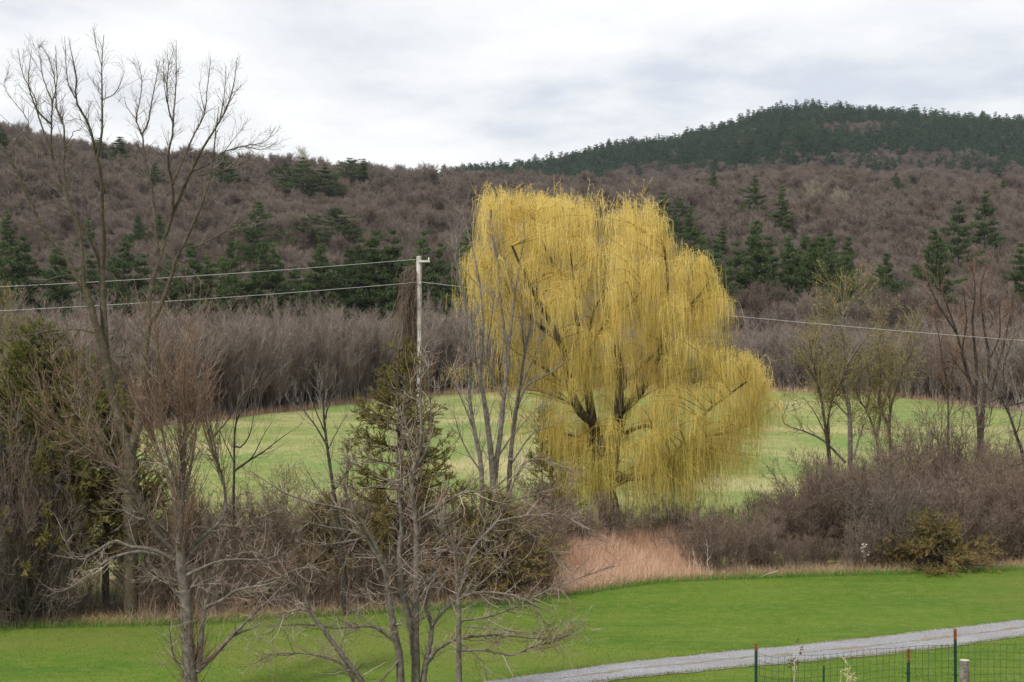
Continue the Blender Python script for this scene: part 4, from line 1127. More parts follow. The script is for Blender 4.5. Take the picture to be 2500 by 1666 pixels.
# where the strands spring from: (x, y) of the crown in the photo, row by row: y, x left, x right, how many, mean length m
ROWS = [(492, 1172, 1420, 15, 2.0), (510, 1180, 1590, 22, 2.2), (545, 1165, 1620, 24, 2.4), (585, 1165, 1640, 26, 2.5), (625, 1125, 1700, 28, 2.6), (665, 1115, 1725, 28, 2.7),
        (705, 1150, 1755, 28, 2.8), (745, 1180, 1785, 28, 2.8), (790, 1200, 1780, 26, 2.8), (835, 1240, 1790, 25, 2.7), (880, 1270, 1850, 25, 2.7), (925, 1290, 1875, 22, 2.6), (970, 1310, 1880, 20, 2.4), (1020, 1320, 1885, 19, 2.3), (1070, 1330, 1870, 17, 2.1), (1100, 1340, 1860, 20, 2.1), (1130, 1350, 1820, 20, 2.0), (1165, 1350, 1760, 16, 1.7), (1200, 1370, 1720, 10, 1.3)]
fx, fy, fd, fL = [], [], [], []
for (y0, a, b_, n, L) in ROWS:
    for k in range(n):
        u = (k + rw.uniform(.1, .9)) / n
        x0 = a + (b_ - a) * u
        half = 5.2 * math.sqrt(max(.05, 1 - (2 * u - 1) ** 2)) * (.65 if y0 < 560 else 1.0)
        fx.append(x0); fy.append(y0 + rw.normal(0, 15)); fd.append(WD + rw.uniform(-1, 1) * half + (.3 if y0 > 900 else 0)); fL.append((L * .95 + .4) * rw.uniform(.6, 1.25))
# thin hanging curtain on the left side, behind the grey saplings
for k in range(80):
    y0 = rw.uniform(640, 1120); x0 = rw.uniform(np.interp(y0, [640, 800, 1000, 1120], [1105, 1100, 1190, 1300]), 1400)
    fx.append(x0); fy.append(y0); fd.append(WD + rw.uniform(-2.5, 3)); fL.append(rw.uniform(1.8, 3.4))
N_THIN = (sum(q_[3] for q_ in ROWS), sum(q_[3] for q_ in ROWS) + 80)
# sprays that stand out on the outline
for (x0, y0, L) in [(1185, 478, 1.8), (1222, 482, 2.0), (1285, 480, 1.8), (1345, 486, 1.6), (1385, 488, 1.7), (1442, 490, 1.6), (1470, 500, 1.6), (1583, 503, 2.0), (1598, 520, 2.0), (1705, 620, 1.9), (1722, 635, 2.2), (1735, 660, 2.2), (1768, 716, 2.3), (1780, 735, 2.3), (1815, 862, 2.2), (1840, 880, 2.4), (1855, 895, 2.4), (1872, 930, 2.5), (1890, 985, 2.3), (1128, 652, 2.0), (1150, 640, 2.2), (1100, 905, 1.6), (1105, 720, 1.3)]:
    for k in range(2):
        fx.append(x0 + rw.normal(0, 6)); fy.append(y0 + rw.normal(0, 6)); fd.append(WD + rw.normal(0, .8)); fL.append(L)
# curtains hanging low all round the front of the crown
for k in range(105):
    u = rw.uniform(0, 1); x0 = 1335 + 545 * u
    if 1400 < x0 < 1560 and rw.random() < .75: continue
    y0 = rw.uniform(940, 1225) - 80 * (u > .8)
    fx.append(x0); fy.append(y0); fd.append(WD + rw.choice([-1, -1, 1]) * 4.6 * math.sqrt(max(.05, 1 - (2 * u - 1) ** 2)) * rw.uniform(.6, 1)); fL.append(rw.uniform(2.2, 4.0) if u < .8 else rw.uniform(1.6, 2.6))
fx, fy, fd, fL = map(np.array, (fx, fy, fd, fL))
C = at(fx, fy, fd)
nf = len(C)
# a bough to every spray from the nearest lower limb
BP, BR = [], []
for c in C:
    dist = np.linalg.norm(SKP - c, axis=1) + np.where(SKP[:, 2] > c[2] - .4, 6, 0)
    k = int(np.argmin(dist)); s0 = SKP[k]
    mid = (s0 + c) / 2 + np.array([0, 0, .12 * np.linalg.norm(c - s0)]) + rw.normal(0, .15, 3)
    BP.append(catmull([s0, mid, c], 9)); BR.append(np.linspace(min(.035, SKR[k] * .7), .009, 9))
BP = np.array(BP); BR = np.array(BR)
obj("boughs", MB().tubes(BP - wloc, BR, 4, var=rw.uniform(0, 1, nf)).mesh("boughs", M['willow_twig']), willow)
per = np.where(np.arange(nf) < sum(q[3] for q in ROWS), 80, 50)
# thinner lower left where the field shows through
per = np.where((fx < 1340) & (fy > 640), 45, per)
SUBS = 5                                   # strands of one tress hang close together
per[N_THIN[0]:N_THIN[1]] = 20
pid = np.repeat(np.arange(nf), np.maximum(1, per // SUBS))
n = len(pid)
tt = rw.uniform(.45, 1.0, n) * 8; i = np.minimum(tt.astype(int), 7); w = (tt - i)[:, None]
S = BP[pid, i] * (1 - w) + BP[pid, i + 1] * w
a = rw.uniform(0, 2 * np.pi, n)
T = BP[pid, -1] - BP[pid, -3]; T /= np.linalg.norm(T, axis=1, keepdims=True)
d0 = T * rw.uniform(.2, .8, n)[:, None] + np.stack([np.cos(a), np.sin(a), rw.uniform(.2, 1.1, n)], -1) * rw.uniform(.4, .8, n)[:, None]
d0 /= np.linalg.norm(d0, axis=1, keepdims=True)
L = fL[pid] * rw.uniform(.45, 1.15, n)
K = 7
n = n * SUBS
rep = lambda q: np.repeat(q, SUBS, 0)
S, L, pid = rep(S), rep(L) * rw.uniform(.5, 1.12, n), rep(pid)
d0 = rep(d0) + rw.normal(0, .4, (n, 3))
PS = np.zeros((n, K, 3)); PS[:, 0] = S + rw.normal(0, .17, (n, 3))
dn = np.array([0.03, 0, -1.0])
st = (L / (K - 1))[:, None]
bend = rep(rw.uniform(.14, .36, n // SUBS))
sway = rep(rw.normal(0, .11, (n // SUBS, 3)) * np.array([1, 1, .2])) + rw.normal(0, .05, (n, 3))
for k in range(1, K):
    h = np.clip((k - 1) / (K - 1) / bend, 0, 1)[:, None]
    d = d0 * (1 - h) + (dn + sway) * h + rw.normal(0, .06, (n, 3))
    d /= np.linalg.norm(d, axis=1, keepdims=True)
    PS[:, k] = PS[:, k - 1] + d * st * (1.0 if k > 3 else .6)
g = ground_h(PS[:, :, 0], PS[:, :, 1]) + .35
PS[:, :, 2] = np.maximum(PS[:, :, 2], g)
RS_ = np.linspace(.0062, .0038, K)[None] * np.ones((n, 1))
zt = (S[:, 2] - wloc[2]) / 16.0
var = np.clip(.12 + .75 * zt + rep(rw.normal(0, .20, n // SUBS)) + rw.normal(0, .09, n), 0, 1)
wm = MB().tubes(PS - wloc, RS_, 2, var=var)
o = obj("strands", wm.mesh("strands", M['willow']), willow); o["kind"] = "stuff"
# short upright tips along the top
topk = np.where((fy < 520))[0]
q = rw.choice(topk, 90)
Pt = grow(C[q] + rw.normal(0, .25, (90, 3)), np.stack([rw.normal(0, .45, 90), rw.normal(0, .3, 90), np.ones(90)], -1), rw.uniform(.3, .95, 90), 5, .1, .1, rw)
Pl, Rl = spawn(Pt, np.full((90, 5), .006), 420, .15, 1, (25, 60), (.10, .32), 3, .2, .1, .8, .0055, rmax=.007, rng=rw)
o = obj("upright_tips", MB().tubes(Pt - wloc, np.full((90, 5), .0065), 3, var=np.full(90, .8)).tubes(Pl - wloc, Rl, 2, var=np.full(420, .8)).mesh("upright_tips", M['willow']), willow); o["kind"] = "stuff"

# ------------------------------------------------------------------ cedars
def cedar(seed, H, W, n_limb, n_leaf, mat, green_top=.6, lean=.0, droop=.1, tiers=0, base=.08):
    r = np.random.default_rng(seed)
    tr, cr = MB(), MB()
    P0 = grow(np.zeros((1, 3)), np.array([[lean, 0., 1]]), np.array([H * .97]), 12, .2, .02, r)
    R0 = np.linspace(.02 * H, .02, 12)[None]
    tr.tubes(P0, R0, 8)
    t = base + (1 - base) * r.beta(1.0, 1.15, n_limb)
    if tiers: t = np.clip((np.round(t * tiers) + r.normal(0, .16, n_limb)) / tiers, base, .99)
    f = t * 11; i = np.minimum(f.astype(int), 10); w = (f - i)[:, None]
    S = P0[0, i] * (1 - w) + P0[0, i + 1] * w
    a = r.uniform(0, 2 * np.pi, n_limb)
    prof = (1 - t) ** .8 * np.minimum(1, .45 + 2.2 * t)
    L = W * prof * r.uniform(.6, 1.15, n_limb) + .25
    d = np.stack([np.cos(a), np.sin(a), r.uniform(.0, .5 if not tiers else .2, n_limb) + t * (.8 if not tiers else .45) - droop], -1)
    P1 = grow(S, d, L, 7, .5, .06, r)
    R1 = np.linspace(.035, .008, 7)[None] * np.ones((n_limb, 1))
    tr.tubes(P1, R1, 3)
    n2 = n_limb * 14
    P2, R2 = spawn(P1, R1, n2, .2, 1, (25, 65), (.25, .85), 5, .25, .1, .6, .006, rng=r)
    cr.tubes(P2, R2, 2, var=np.full(n2, .95))
    n_leaf = int(n_leaf * 1.75)
    P3, R3 = spawn(P2, R2, n_leaf, .1, 1, (12, 55), (.08, .24), 2, .25, .15, 1, .016, rmax=.02, taper_len=.3, rng=r)
    R3 = np.broadcast_to(np.array([.012, .005]), R3.shape)
    hh = P3[:, 0, 2] / H
    var = np.clip((1 - hh) * .75 - green_top + .45 + r.normal(0, .18, n_leaf), 0, 1)
    cr.tubes(P3, R3, 2, var=var)
    return tr.mesh("trunk", M['bark_dark'], smooth=True), cr.mesh("foliage", mat)

def put_cedar(name, px, base_y, D, label, seed, H, W, nl, nf_, mat, **kw):
    x0 = (px - 1250) / F * D
    e_ = empty(name, on_ground(x0, D), label, "cedar tree")
    t_, c_ = cedar(seed, H, W, nl, nf_, mat, **kw)
    obj("trunk", t_, e_)
    o = obj("foliage", c_, e_); o["kind"] = "stuff"
    return e_
put_cedar("cedar_tree", 96, 0, 55.5, 'broad olive-green cedar with browning skirts at the left edge of the lawn', 61, 10.0, 6.2, 280, 46000, M['cedar_green'], green_top=.3, base=.12, droop=.15)
put_cedar("cedar_tree", 985, 0, 57.5, 'pointed olive cedar behind the middle foreground clump', 62, 9.4, 3.7, 120, 17000, M['cedar'], green_top=.35, base=.18, tiers=13, droop=.15)
put_cedar("cedar_tree", 1190, 0, 58.5, 'low spreading brownish cedar between the pointed cedar and the pink grass', 63, 3.9, 3.6, 90, 7500, M['cedar'], green_top=.0, base=.12, tiers=7, droop=.15)
put_cedar("cedar_tree", 2290, 0, 67.2, 'small sprawling brown-green juniper at the lawn edge on the right', 64, 2.3, 3.3, 90, 9000, M['cedar'], green_top=.05, base=.02, droop=.35, tiers=5)
put_cedar("cedar_tree", 1352, 0, 76.5, 'dark cedar half hidden behind the willow strands left of its trunk', 65, 6.5, 1.9, 110, 9000, M['cedar_green'], green_top=.6, base=.1)
put_cedar("cedar_tree", 800, 0, 58.0, 'low brownish cedar behind the small dark bare tree at the lawn edge', 66, 3.6, 2.0, 90, 7000, M['cedar'], green_top=.1, base=.05)
put_cedar("cedar_tree", 255, 0, 57.0, 'low brown-skirted cedar between the broad cedar and the tall bare trunk', 67, 7.4, 4.4, 190, 24000, M['cedar'], green_top=.1, base=.22, droop=.2)

# ------------------------------------------------------------------ shrubs of the hedgerow
M['twig_tangle'] = material('twig_tangle', [(.055, .044, .036), (.115, .095, .08), (.24, .21, .185)], noise=.8, mixn=.35, objrand=.25)
def shrub(seed, H=3.0, stems=34, n2=330, n3=3600, spread_=.42, mat='twig_brown', arch=.0, r3=.0042):
    r = np.random.default_rng(seed)
    st_, tw = MB(), MB()
    a = r.uniform(0, 2 * np.pi, stems); q = np.abs(r.normal(0, spread_, stems))
    S = np.stack([np.cos(a) * r.uniform(0, .5, stems), np.sin(a) * r.uniform(0, .5, stems), np.full(stems, -.05)], -1)
    d = np.stack([np.cos(a) * q, np.sin(a) * q, np.ones(stems)], -1)
    P0 = grow(S, d, r.uniform(.6, 1.05, stems) * H, 8, .1, .07, r, drop=arch)
    R0 = r.uniform(.010, .020, stems)[:, None] * np.linspace(1, .25, 8)
    st_.tubes(P0, R0, 3, var=r.uniform(0, .9, stems))
    P1, R1 = spawn(P0, R0, n2, .15, 1, (15, 55), (H * .16, H * .38), 5, .35, .1, .6, .005, rmax=.01, rng=r, drop=arch * .6)
    st_.tubes(P1, R1, 2, var=r.uniform(.1, .9, n2))
    P2, R2 = spawn(P1, R1, n3, .05, 1, (15, 65), (H * .05, H * .18), 3, .3, .13, .7, r3, rmax=r3 * 1.4, rng=r)
    tw.tubes(P2, R2, 2, var=r.uniform(0, 1, n3))
    return st_.mesh("stems", M[mat]), tw.mesh("twigs", M[mat])

SH = [shrub(500, 3.0), shrub(501, 3.4, 28, spread_=.5), shrub(502, 2.6, 44, spread_=.35), shrub(503, 3.2, 30, arch=.12, spread_=.5), shrub(504, 3.0, 50, 420, 4200, .6)]
SHG = [shrub(510, 3.4, 26, 300, 3000, .55, 'twig_tangle', .10), shrub(511, 3.6, 30, 330, 3200, .6, 'twig_tangle', .16)]
r = np.random.default_rng(77)
def put_shrub(px, dy, h, label, group, kinds=SH, wide=1.0, D=None):
    if D is None:
        x0 = 0.
        D = 60.0
        for _ in range(6):
            x0 = (px - 1250) / F * D
            D = float(edge_y(x0)) + dy
    x0 = (px - 1250) / F * D
    k = int(r.integers(0, len(kinds)))
    e_ = empty("bare_shrub", on_ground(x0, D), label, "shrub", group)
    e_.rotation_euler = (0, 0, r.uniform(0, 6.28))
    s = h / 3.0
    e_.scale = (s * wide * r.uniform(.9, 1.15), s * wide * r.uniform(.9, 1.15), s)
    obj("stems", kinds[k][0], e_); o = obj("twigs", kinds[k][1], e_)
    return e_
G = 'shrubs of the thicket right of the willow'
Lb = 'purple-brown shrub, %s from the left in the %s row right of the willow'
for k_, px in enumerate(np.arange(1700, 2600, 62)): put_shrub(px + r.uniform(-15, 15), 1.6 + r.uniform(0, .8), r.uniform(1.5, 2.2) + .5 * (px > 2080), Lb % (ORD[k_], 'front'), G)
for k_, px in enumerate(np.arange(1690, 2620, 58)): put_shrub(px + r.uniform(-15, 15), 4.5 + r.uniform(-.8, .8), r.uniform(2.4, 3.1) + .9 * (px > 1950) - .5 * (1700 < px < 1900), Lb % (ORD[k_], 'second'), G)
for k_, px in enumerate(np.arange(1760, 2640, 62)): put_shrub(px + r.uniform(-15, 15), 9 + r.uniform(-1, 1), r.uniform(2.6, 3.4) + 1.2 * (px > 2000) - .7 * (px < 1950), Lb % (ORD[k_], 'third'), G)
for k_, px in enumerate(np.arange(1900, 2640, 70)): put_shrub(px + r.uniform(-15, 15), 14 + r.uniform(-1, 1), r.uniform(2.4, 3.2) + 1.6 * (px > 2200), Lb % (ORD[k_], 'rearmost'), G)
put_shrub(2175, 2.2, 3.6, 'round grey-brown shrub fanning up from a short trunk beside the sprawling juniper', None, [SHG[0]], 1.1)
put_shrub(2300, 13, 7.0, 'tall reddish tangle of vines and stems below the vine-clad tree', None, [SH[4]], .8)
put_shrub(2230, 12, 5.4, 'upright fan of reddish stems left of the vine tangle', None, [SH[2]], .9)
G = 'shrubs of the thicket left of the willow'
Lb = 'bare brown shrub, %s from the left in the %s row behind the foreground trees'
for k_, px in enumerate(np.arange(370, 1350, 58)): put_shrub(px + r.uniform(-14, 14), 1.3 + r.uniform(0, .8), r.uniform(1.7, 2.4) + .5 * (px > 1000), Lb % (ORD[k_], 'front'), G)
for k_, px in enumerate(np.arange(380, 1330, 54)): put_shrub(px + r.uniform(-14, 14), 3.6 + r.uniform(-.6, .6), r.uniform(2.8, 3.7), Lb % (ORD[k_], 'middle'), G)
for k_, px in enumerate(np.arange(420, 1330, 60)): put_shrub(px + r.uniform(-14, 14), 7 + r.uniform(-1, 1), r.uniform(3.2, 4.2) - .6 * (px > 760), Lb % (ORD[k_], 'rear'), G)
for k_, px in enumerate(np.arange(1320, 1720, 42)): put_shrub(px + r.uniform(-12, 12), 10 + r.uniform(-1, 1.5), r.uniform(2.0, 2.9), 'low dark shrub, %s from the left under the willow behind the pink grass' % ORD[k_], 'shrubs under the willow')
for k_, (px, D_, h_) in enumerate(((-40, 54, 6.8), (12, 53.6, 6.6), (40, 54.8, 6.8), (72, 54.2, 6.4), (120, 54.6, 5.2))):
    put_shrub(px, 0, h_, '%s from the left of the tall brown vine-hung bushes before the broad cedar' % ORD[k_], 'brown vine-hung bushes at the left edge', SH[:4], .6, D=D_)
for k_, (px, D_, h_) in enumerate(((-30, 52.8, 4.2), (30, 52.9, 4.4), (100, 53.2, 4.0), (160, 53.6, 2.6), (215, 54.2, 1.8), (270, 54.4, 1.6))):
    put_shrub(px, 0, h_, '%s from the left of the tangled grey bushes drooping at the left lawn edge' % ORD[k_], 'grey bushes at the left edge', SHG, .7, D=D_)

# two dark trunks at the left margin that carry the tangle
for i, (pts_, lab) in enumerate([([(16, 1545), (10, 1450), (14, 1350), (6, 1250), (12, 1150), (5, 1050)], 'dark slender trunk under the vine tangle at the very left edge'),
                                 ([(95, 1540), (85, 1450), (80, 1350), (86, 1250), (78, 1150), (84, 1080)], 'dark leaning trunk under the vine tangle right of the edge trunk')]):
    build_tree("bare_tree", lab, 'tree', 53.4 + .5 * i, [(pts_, 13, 4, 0), ([pts_[3], (pts_[3][0] + 40, pts_[3][1] - 80), (pts_[3][0] + 60, pts_[3][1] - 150)], 4, .8), ([pts_[4], (pts_[4][0] - 30, pts_[4][1] - 70), (pts_[4][0] - 40, pts_[4][1] - 140)], 3, .8)],
               M['bark_dark'], M['twig_grey'], [(120, .1, 1, (20, 80), (.6, 1.8), 7, -.5, .15, .4, .005, 3, 0, {'rmax': .012}), (900, .1, 1, (20, 70), (.2, .7), 4, -.3, .15, .6, .004, 2, 1, {'rmax': .006})], seed=80 + i, main=1)

# ------------------------------------------------------------------ grasses
def blades(name, X, Y, h, w, mat, var, lean=.35, bend=.5, K=3, rng=RNG, kind='stuff', label=None, cat=None, dz=0.0):
    n = len(X)
    S = np.stack([X, Y, ground_h(X, Y) + dz], -1)
    a = rng.uniform(0, 2 * np.pi, n)
    d = np.stack([np.cos(a) * lean * rng.random(n), np.sin(a) * lean * rng.random(n), np.ones(n)], -1)
    P = grow(S, d, h, K, -bend, .1, rng)
    R = (w / 2)[:, None] * np.linspace(1, .15, K)[None]
    o = obj(name, MB().tubes(P, R, 2, var=var).mesh(name, mat))
    tag(o, label, cat, kind=kind)
    return o
rg = np.random.default_rng(91)
M['dry_stem'] = material('dry_stem', [(.12, .082, .058), (.25, .175, .125), (.42, .32, .235), (.58, .48, .37)], noise=.4, mixn=.35, coord='World', trans=.15)
M['grass'] = material('grass', [(.072, .138, .014), (.115, .185, .022), (.175, .235, .042), (.34, .34, .14)], noise=.25, mixn=.45, coord='World', trans=.5, spec=.2)
M['grass_long'] = material('grass_long', [(.085, .20, .025), (.13, .26, .04), (.26, .31, .11)], noise=.6, mixn=.4, coord='World', trans=.3, spec=.2)
M['meadow_grass'] = material('meadow_grass', [(.13, .22, .04), (.22, .27, .07), (.42, .35, .18), (.56, .48, .30)], noise=.10, mixn=.45, coord='World', trans=.25, spec=.2)
n = 190000
D = rg.uniform(40, 68, n) ; x = rg.uniform(-.345, .345, n) * D
ok = D < edge_y(x) + .1
def drive_mask(x, y, m=.1):
    a = np.interp(x, xs_, yn_); b = np.interp(x, xs_, yf_)
    return (y > a - m) & (y < b + m) & (x > -9)
ok &= ~drive_mask(x, D, .12)
x, D = x[ok], D[ok]; n = len(x)
blades("lawn_grass", x, D, rg.uniform(.03, .065, n), rg.uniform(.012, .022, n), M['grass'], rg.beta(1.6, 2.6, n), rng=rg, label='short bright green mown grass covering the lawn', cat='grass', K=2, bend=0)
# tufts creeping onto the drive
n = 7000
x = rg.uniform(-4, 22, n); s_ = rg.random(n) < .5
y = np.where(s_, np.interp(x, xs_, yn_) - .05, np.interp(x, xs_, yf_) + .05) + rg.normal(0, .09, n)
blades("drive_edge_grass", x, y, rg.uniform(.04, .13, n), rg.uniform(.010, .02, n), M['grass'], rg.beta(2, 2, n), rng=rg, label='ragged grass tufts along both edges of the gravel drive', cat='grass', bend=.6)
# uncut fringe along the far edge
n = 18000
x = rg.uniform(-24, 26, n); y = edge_y(x) + rg.normal(.1, .28, n)
blades("edge_grass", x, y, rg.uniform(.10, .32, n), rg.uniform(.010, .02, n), M['grass_long'], rg.random(n), rng=rg, label='longer green grass fringe along the far edge of the lawn', cat='grass', bend=.9)
# meadow
n = 150000
u = rg.random(n); x0 = rg.uniform(-.36, .36, n)
D = 70 + 175 * u ** 1.2; x = x0 * D
ok = (D > edge_y(x) + 12) & (D < back_y(x) + 1)
x, D = x[ok], D[ok]; n = len(x)
blades("meadow_grass", x, D, rg.uniform(.10, .30, n) , rg.uniform(.02, .045, n), M['meadow_grass'], rg.beta(1.2, 2.0, n), rng=rg, label='mottled green and straw grass covering the field behind the hedgerow', cat='grass', bend=0, K=2)
# tawny strip along the back edge of the meadow
n = 16000
x = rg.uniform(-75, 75, n); y = back_y(x) + rg.normal(1.2, 1.2, n)
blades("dry_fringe", x, y, rg.uniform(.3, 1.0, n), rg.uniform(.02, .05, n), M['dead_grass'], rg.beta(1.5, 2, n), rng=rg, label='tawny dry grass strip along the far edge of the meadow', cat='dry grass', bend=0, K=2)
# pink-tan reed patch before the willow
def px_strip(n, a, b, off0, off1):
    px = rg.uniform(a, b, n); D = np.full(n, 60.0)
    off = rg.uniform(off0, off1, n)
    for _ in range(6):
        x = (px - 1250) / F * D; D = edge_y(x) + off
    return (px - 1250) / F * D, D, px
x, y, px = px_strip(38000, 1345, 1740, .2, 9)
k = rg.random(len(x)) < np.clip(np.minimum((px - 1335) / 50, (1760 - px) / 110), .05, 1); x, y = x[k], y[k]; n = len(x)
dd = y - edge_y(x)
blades("pink_dry_grass", x, y, rg.uniform(.4, 1.25, n) * np.clip(.45 + dd * .22, .4, 1.25) * np.clip(.9 + .25 * np.sin(x * 2.1) * np.sin(x * .9 + y), .5, 1.2), rg.uniform(.011, .022, n), M["dead_grass"], np.clip(rg.normal(.8, .2, n) - dd * .075, 0, 1), K=3, lean=.55, bend=.35, rng=rg, label='pinkish tan dry grass patch standing below the willow', cat='dry grass')
# matted straw at the foot of the thickets
x, y, px = px_strip(32000, -150, 2650, .0, 2.6)
n = len(x)
blades("matted_straw", x, y, rg.uniform(.15, .6, n), rg.uniform(.008, .017, n), M['straw'], rg.beta(1.5, 2.2, n), K=3, lean=1.3, bend=.9, rng=rg, label='matted brown straw lying along the foot of the thickets', cat='straw')
x, y, px = px_strip(24000, 330, 1340, .3, 6)
n = len(x)
clump = np.clip(.75 + .45 * np.sin(px * .031) * np.sin(px * .083 + 1) + rg.normal(0, .25, n), .25, 1.3)
blades("brown_dry_stems", x, y, rg.uniform(.35, 1.35, n) * clump, rg.uniform(.007, .014, n), M['dry_stem'], rg.beta(1.2, 2.4, n) * .9, K=3, lean=.6, bend=.25, rng=rg, label='standing brown dry stems among the thicket left of the willow', cat='dry grass')
x, y, px = px_strip(12000, 1740, 2620, .3, 4)
n = len(x)
clump = np.clip(.6 + .45 * np.sin(px * .027) * np.sin(px * .071 + 2) + rg.normal(0, .25, n), .2, 1.2)
blades("brown_dry_weeds", x, y, rg.uniform(.25, .9, n) * clump, rg.uniform(.007, .014, n), M['dry_stem'], rg.beta(1.2, 2.2, n) * .9, K=3, lean=.8, bend=.4, rng=rg, label='standing brown dry weeds among the thicket right of the willow', cat='dry grass')
x, y, px = px_strip(11000, -150, 520, 1.5, 15)
n = len(x)
blades("shaded_straw", x, y, rg.uniform(.15, .7, n), rg.uniform(.009, .018, n), M['dry_stem'], rg.beta(1.5, 1.6, n), K=3, lean=1.1, bend=.8, rng=rg, label='brown straw on the ground under the cedars at the left', cat='straw')

# pale broken stalks in the dry grass and a fallen stick
def stalk(name, pts, D, rad, label, cat, mat=None, twigs=0, seed=1):
    P = at(np.array([p[0] for p in pts]), np.array([p[1] for p in pts]), np.full(len(pts), D))
    P = catmull(P, 8)
    g = float(ground_h(P[0, 0], P[0, 1])); P[:, 2] += g - .03 - P[0, 2]
    loc = P[0].copy(); e_ = empty(name, tuple(loc), label, cat)
    obj("stem", MB().tubes((P - loc)[None], np.linspace(rad, rad * .5, 8)[None], 5).mesh("stem", mat or M['straw']), e_)
    if twigs:
        P2, R2 = spawn(P[None], np.linspace(rad, rad * .5, 8)[None], twigs, .4, 1, (20, 60), (.12, .45), 4, .3, .15, .6, .003, rmax=.005, rng=np.random.default_rng(seed))
        obj("side_shoots", MB().tubes(P2 - loc, R2, 3, var=np.full(twigs, .8)).mesh("side_shoots", mat or M['straw']), e_)
    return e_
D_ = float(edge_y((1715 - 1250) / F * 64)) + .3
M['pale_stalk'] = material('pale_stalk', [(.42, .36, .29), (.62, .56, .48)], noise=3, mixn=.6)
stalk("dry_stalk", [(1713, 1412), (1703, 1380), (1694, 1350), (1690, 1330)], D_, .014, 'pale leaning dry stalk, leftmost of three at the edge of the pink grass', 'stalk', M['pale_stalk'], 8, 1)
stalk("dry_stalk", [(1722, 1411), (1726, 1380), (1728, 1340), (1724, 1310)], D_ + .1, .010, 'thin upright dry stalk, middle of three at the edge of the pink grass', 'stalk', M['pale_stalk'], 7, 2)
stalk("dry_stalk", [(1738, 1412), (1731, 1385), (1725, 1360)], D_, .010, 'short dry stalk, rightmost of three at the edge of the pink grass', 'stalk', M['pale_stalk'], 4, 3)
stalk("fallen_stick", [(1845, 1411), (1870, 1400), (1900, 1390)], float(edge_y(9.9)) - .1, .018, 'pale fallen stick lying at the lawn edge right of the dry stalks', 'stick', M['pale_stalk'])
# pale leaves on a weed in the right thicket
def weed(name, px, y0, D, h, label, n, seed, mat, leaf=.05, spreadw=.25, stems=1):
    r = np.random.default_rng(seed)
    x = (px - 1250) / F * D
    loc = np.array(on_ground(x, D)); e_ = empty(name, tuple(loc), label, "weed")
    d = np.stack([r.normal(0, spreadw, stems), r.normal(0, spreadw, stems), np.ones(stems)], -1)
    P = grow(np.zeros((stems, 3)), d, np.full(stems, h) * r.uniform(.75, 1.05, stems), 9, .1, .06, r)
    R = np.linspace(.009, .003, 9)[None] * np.ones((stems, 1))
    obj("stem", MB().tubes(P, R, 4, var=np.full(stems, .6)).mesh("stem", mat), e_)
    P2, R2 = spawn(P, R, n, .35, 1, (25, 65), (h * .08, h * .26), 5, .5, .12, .7, .002, rmax=.005, rng=r)
    obj("side_shoots", MB().tubes(P2, R2, 3, var=r.random(n)).mesh("side_shoots", mat), e_)
    return e_, P2
e_, P2 = weed("dry_weed", 2118, 0, float(edge_y(14)) + 1.4, 1.3, 'dry weed with pale curled leaves in front of the right thicket', 16, 5, M['pale_stalk'])
rr_ = np.random.default_rng(6); S = P2[:, -1]; S = np.repeat(S, 4, 0) + rr_.normal(0, .03, (len(S) * 4, 3))
obj("leaf_cluster", MB().tubes(grow(S, rr_.normal(0, 1, S.shape), np.full(len(S), .09), 3, 0, .2, rr_), np.broadcast_to(np.array([.01, .028, .006]), (len(S), 3)), 2, var=np.ones(len(S))).mesh("leaf_cluster", M['pale_stalk']), e_)

# ------------------------------------------------------------------ utility pole, wires, vine
PD = 78.0
ptop = at(1023, 627, PD); px0, py0 = float(ptop[0]), PD
pg = float(ground_h(px0, py0))
pole = empty("utility_pole", (px0, py0, pg), 'weathered pale wooden utility pole rising behind the pointed cedar', 'utility pole')
hp = float(ptop[2]) - pg
zz = np.linspace(-.3, hp, 14)
rp = np.random.default_rng(3)
obj("shaft", MB().tubes(np.stack([rp.normal(0, .006, 14), rp.normal(0, .006, 14), zz], -1)[None], np.linspace(.18, .12, 14)[None], 12, cap=True).mesh("shaft", M['wood_pole'], smooth=True), pole)
arm = obj("crossarm", MB().box((.24, -.13, hp - .22), (.55, .09, .10)).mesh("crossarm", M['wood_pole']), pole)
def spool(p, r_=.045, h=.12):
    z = np.array([0, .02, .05, .07, .1, 1.2]) ; 
    return MB().tubes(np.stack([np.zeros(6), np.zeros(6), np.linspace(0, h, 6)], -1)[None] + np.asarray(p), np.array([[.02, r_, r_ * .6, r_, r_ * .6, .015]]), 8, cap=True).mesh("insulator", M['insulator'], smooth=True)
obj("insulator", spool((.47, -.13, hp - .168)), pole)
obj("insulator", spool((-.02, -.12, hp - .30)), pole)
obj("insulator", spool((.06, -.16, hp - 1.32)), pole)
def cable(name, a, b_, sag, label, rad=.011):
    t = np.linspace(0, 1, 40)[:, None]
    P = np.asarray(a) * (1 - t) + np.asarray(b_) * t
    P[:, 2] -= sag * 4 * t[:, 0] * (1 - t[:, 0])
    loc = P[0].copy()
    e_ = obj(name, MB().tubes((P - loc)[None], np.full((1, 40), rad), 5).mesh(name, M['cable'], smooth=True))
    e_.location = tuple(loc)
    tag(e_, label, "power line")
base = np.array([px0, py0, pg])
cable("power_line", base + (-.02, -.12, hp - .12), at(-700, 725, 70.0), .25, 'upper power line running left from the top of the utility pole')
cable("power_line", base + (-.05, -.16, hp - 1.22), at(-700, 785, 70.0), .25, 'lower power line running left from the utility pole')
cable("power_line", base + (.06, -.16, hp - 1.2), at(3300, 878, 84.0), .45, 'power line running right from the utility pole behind the willow', .012)

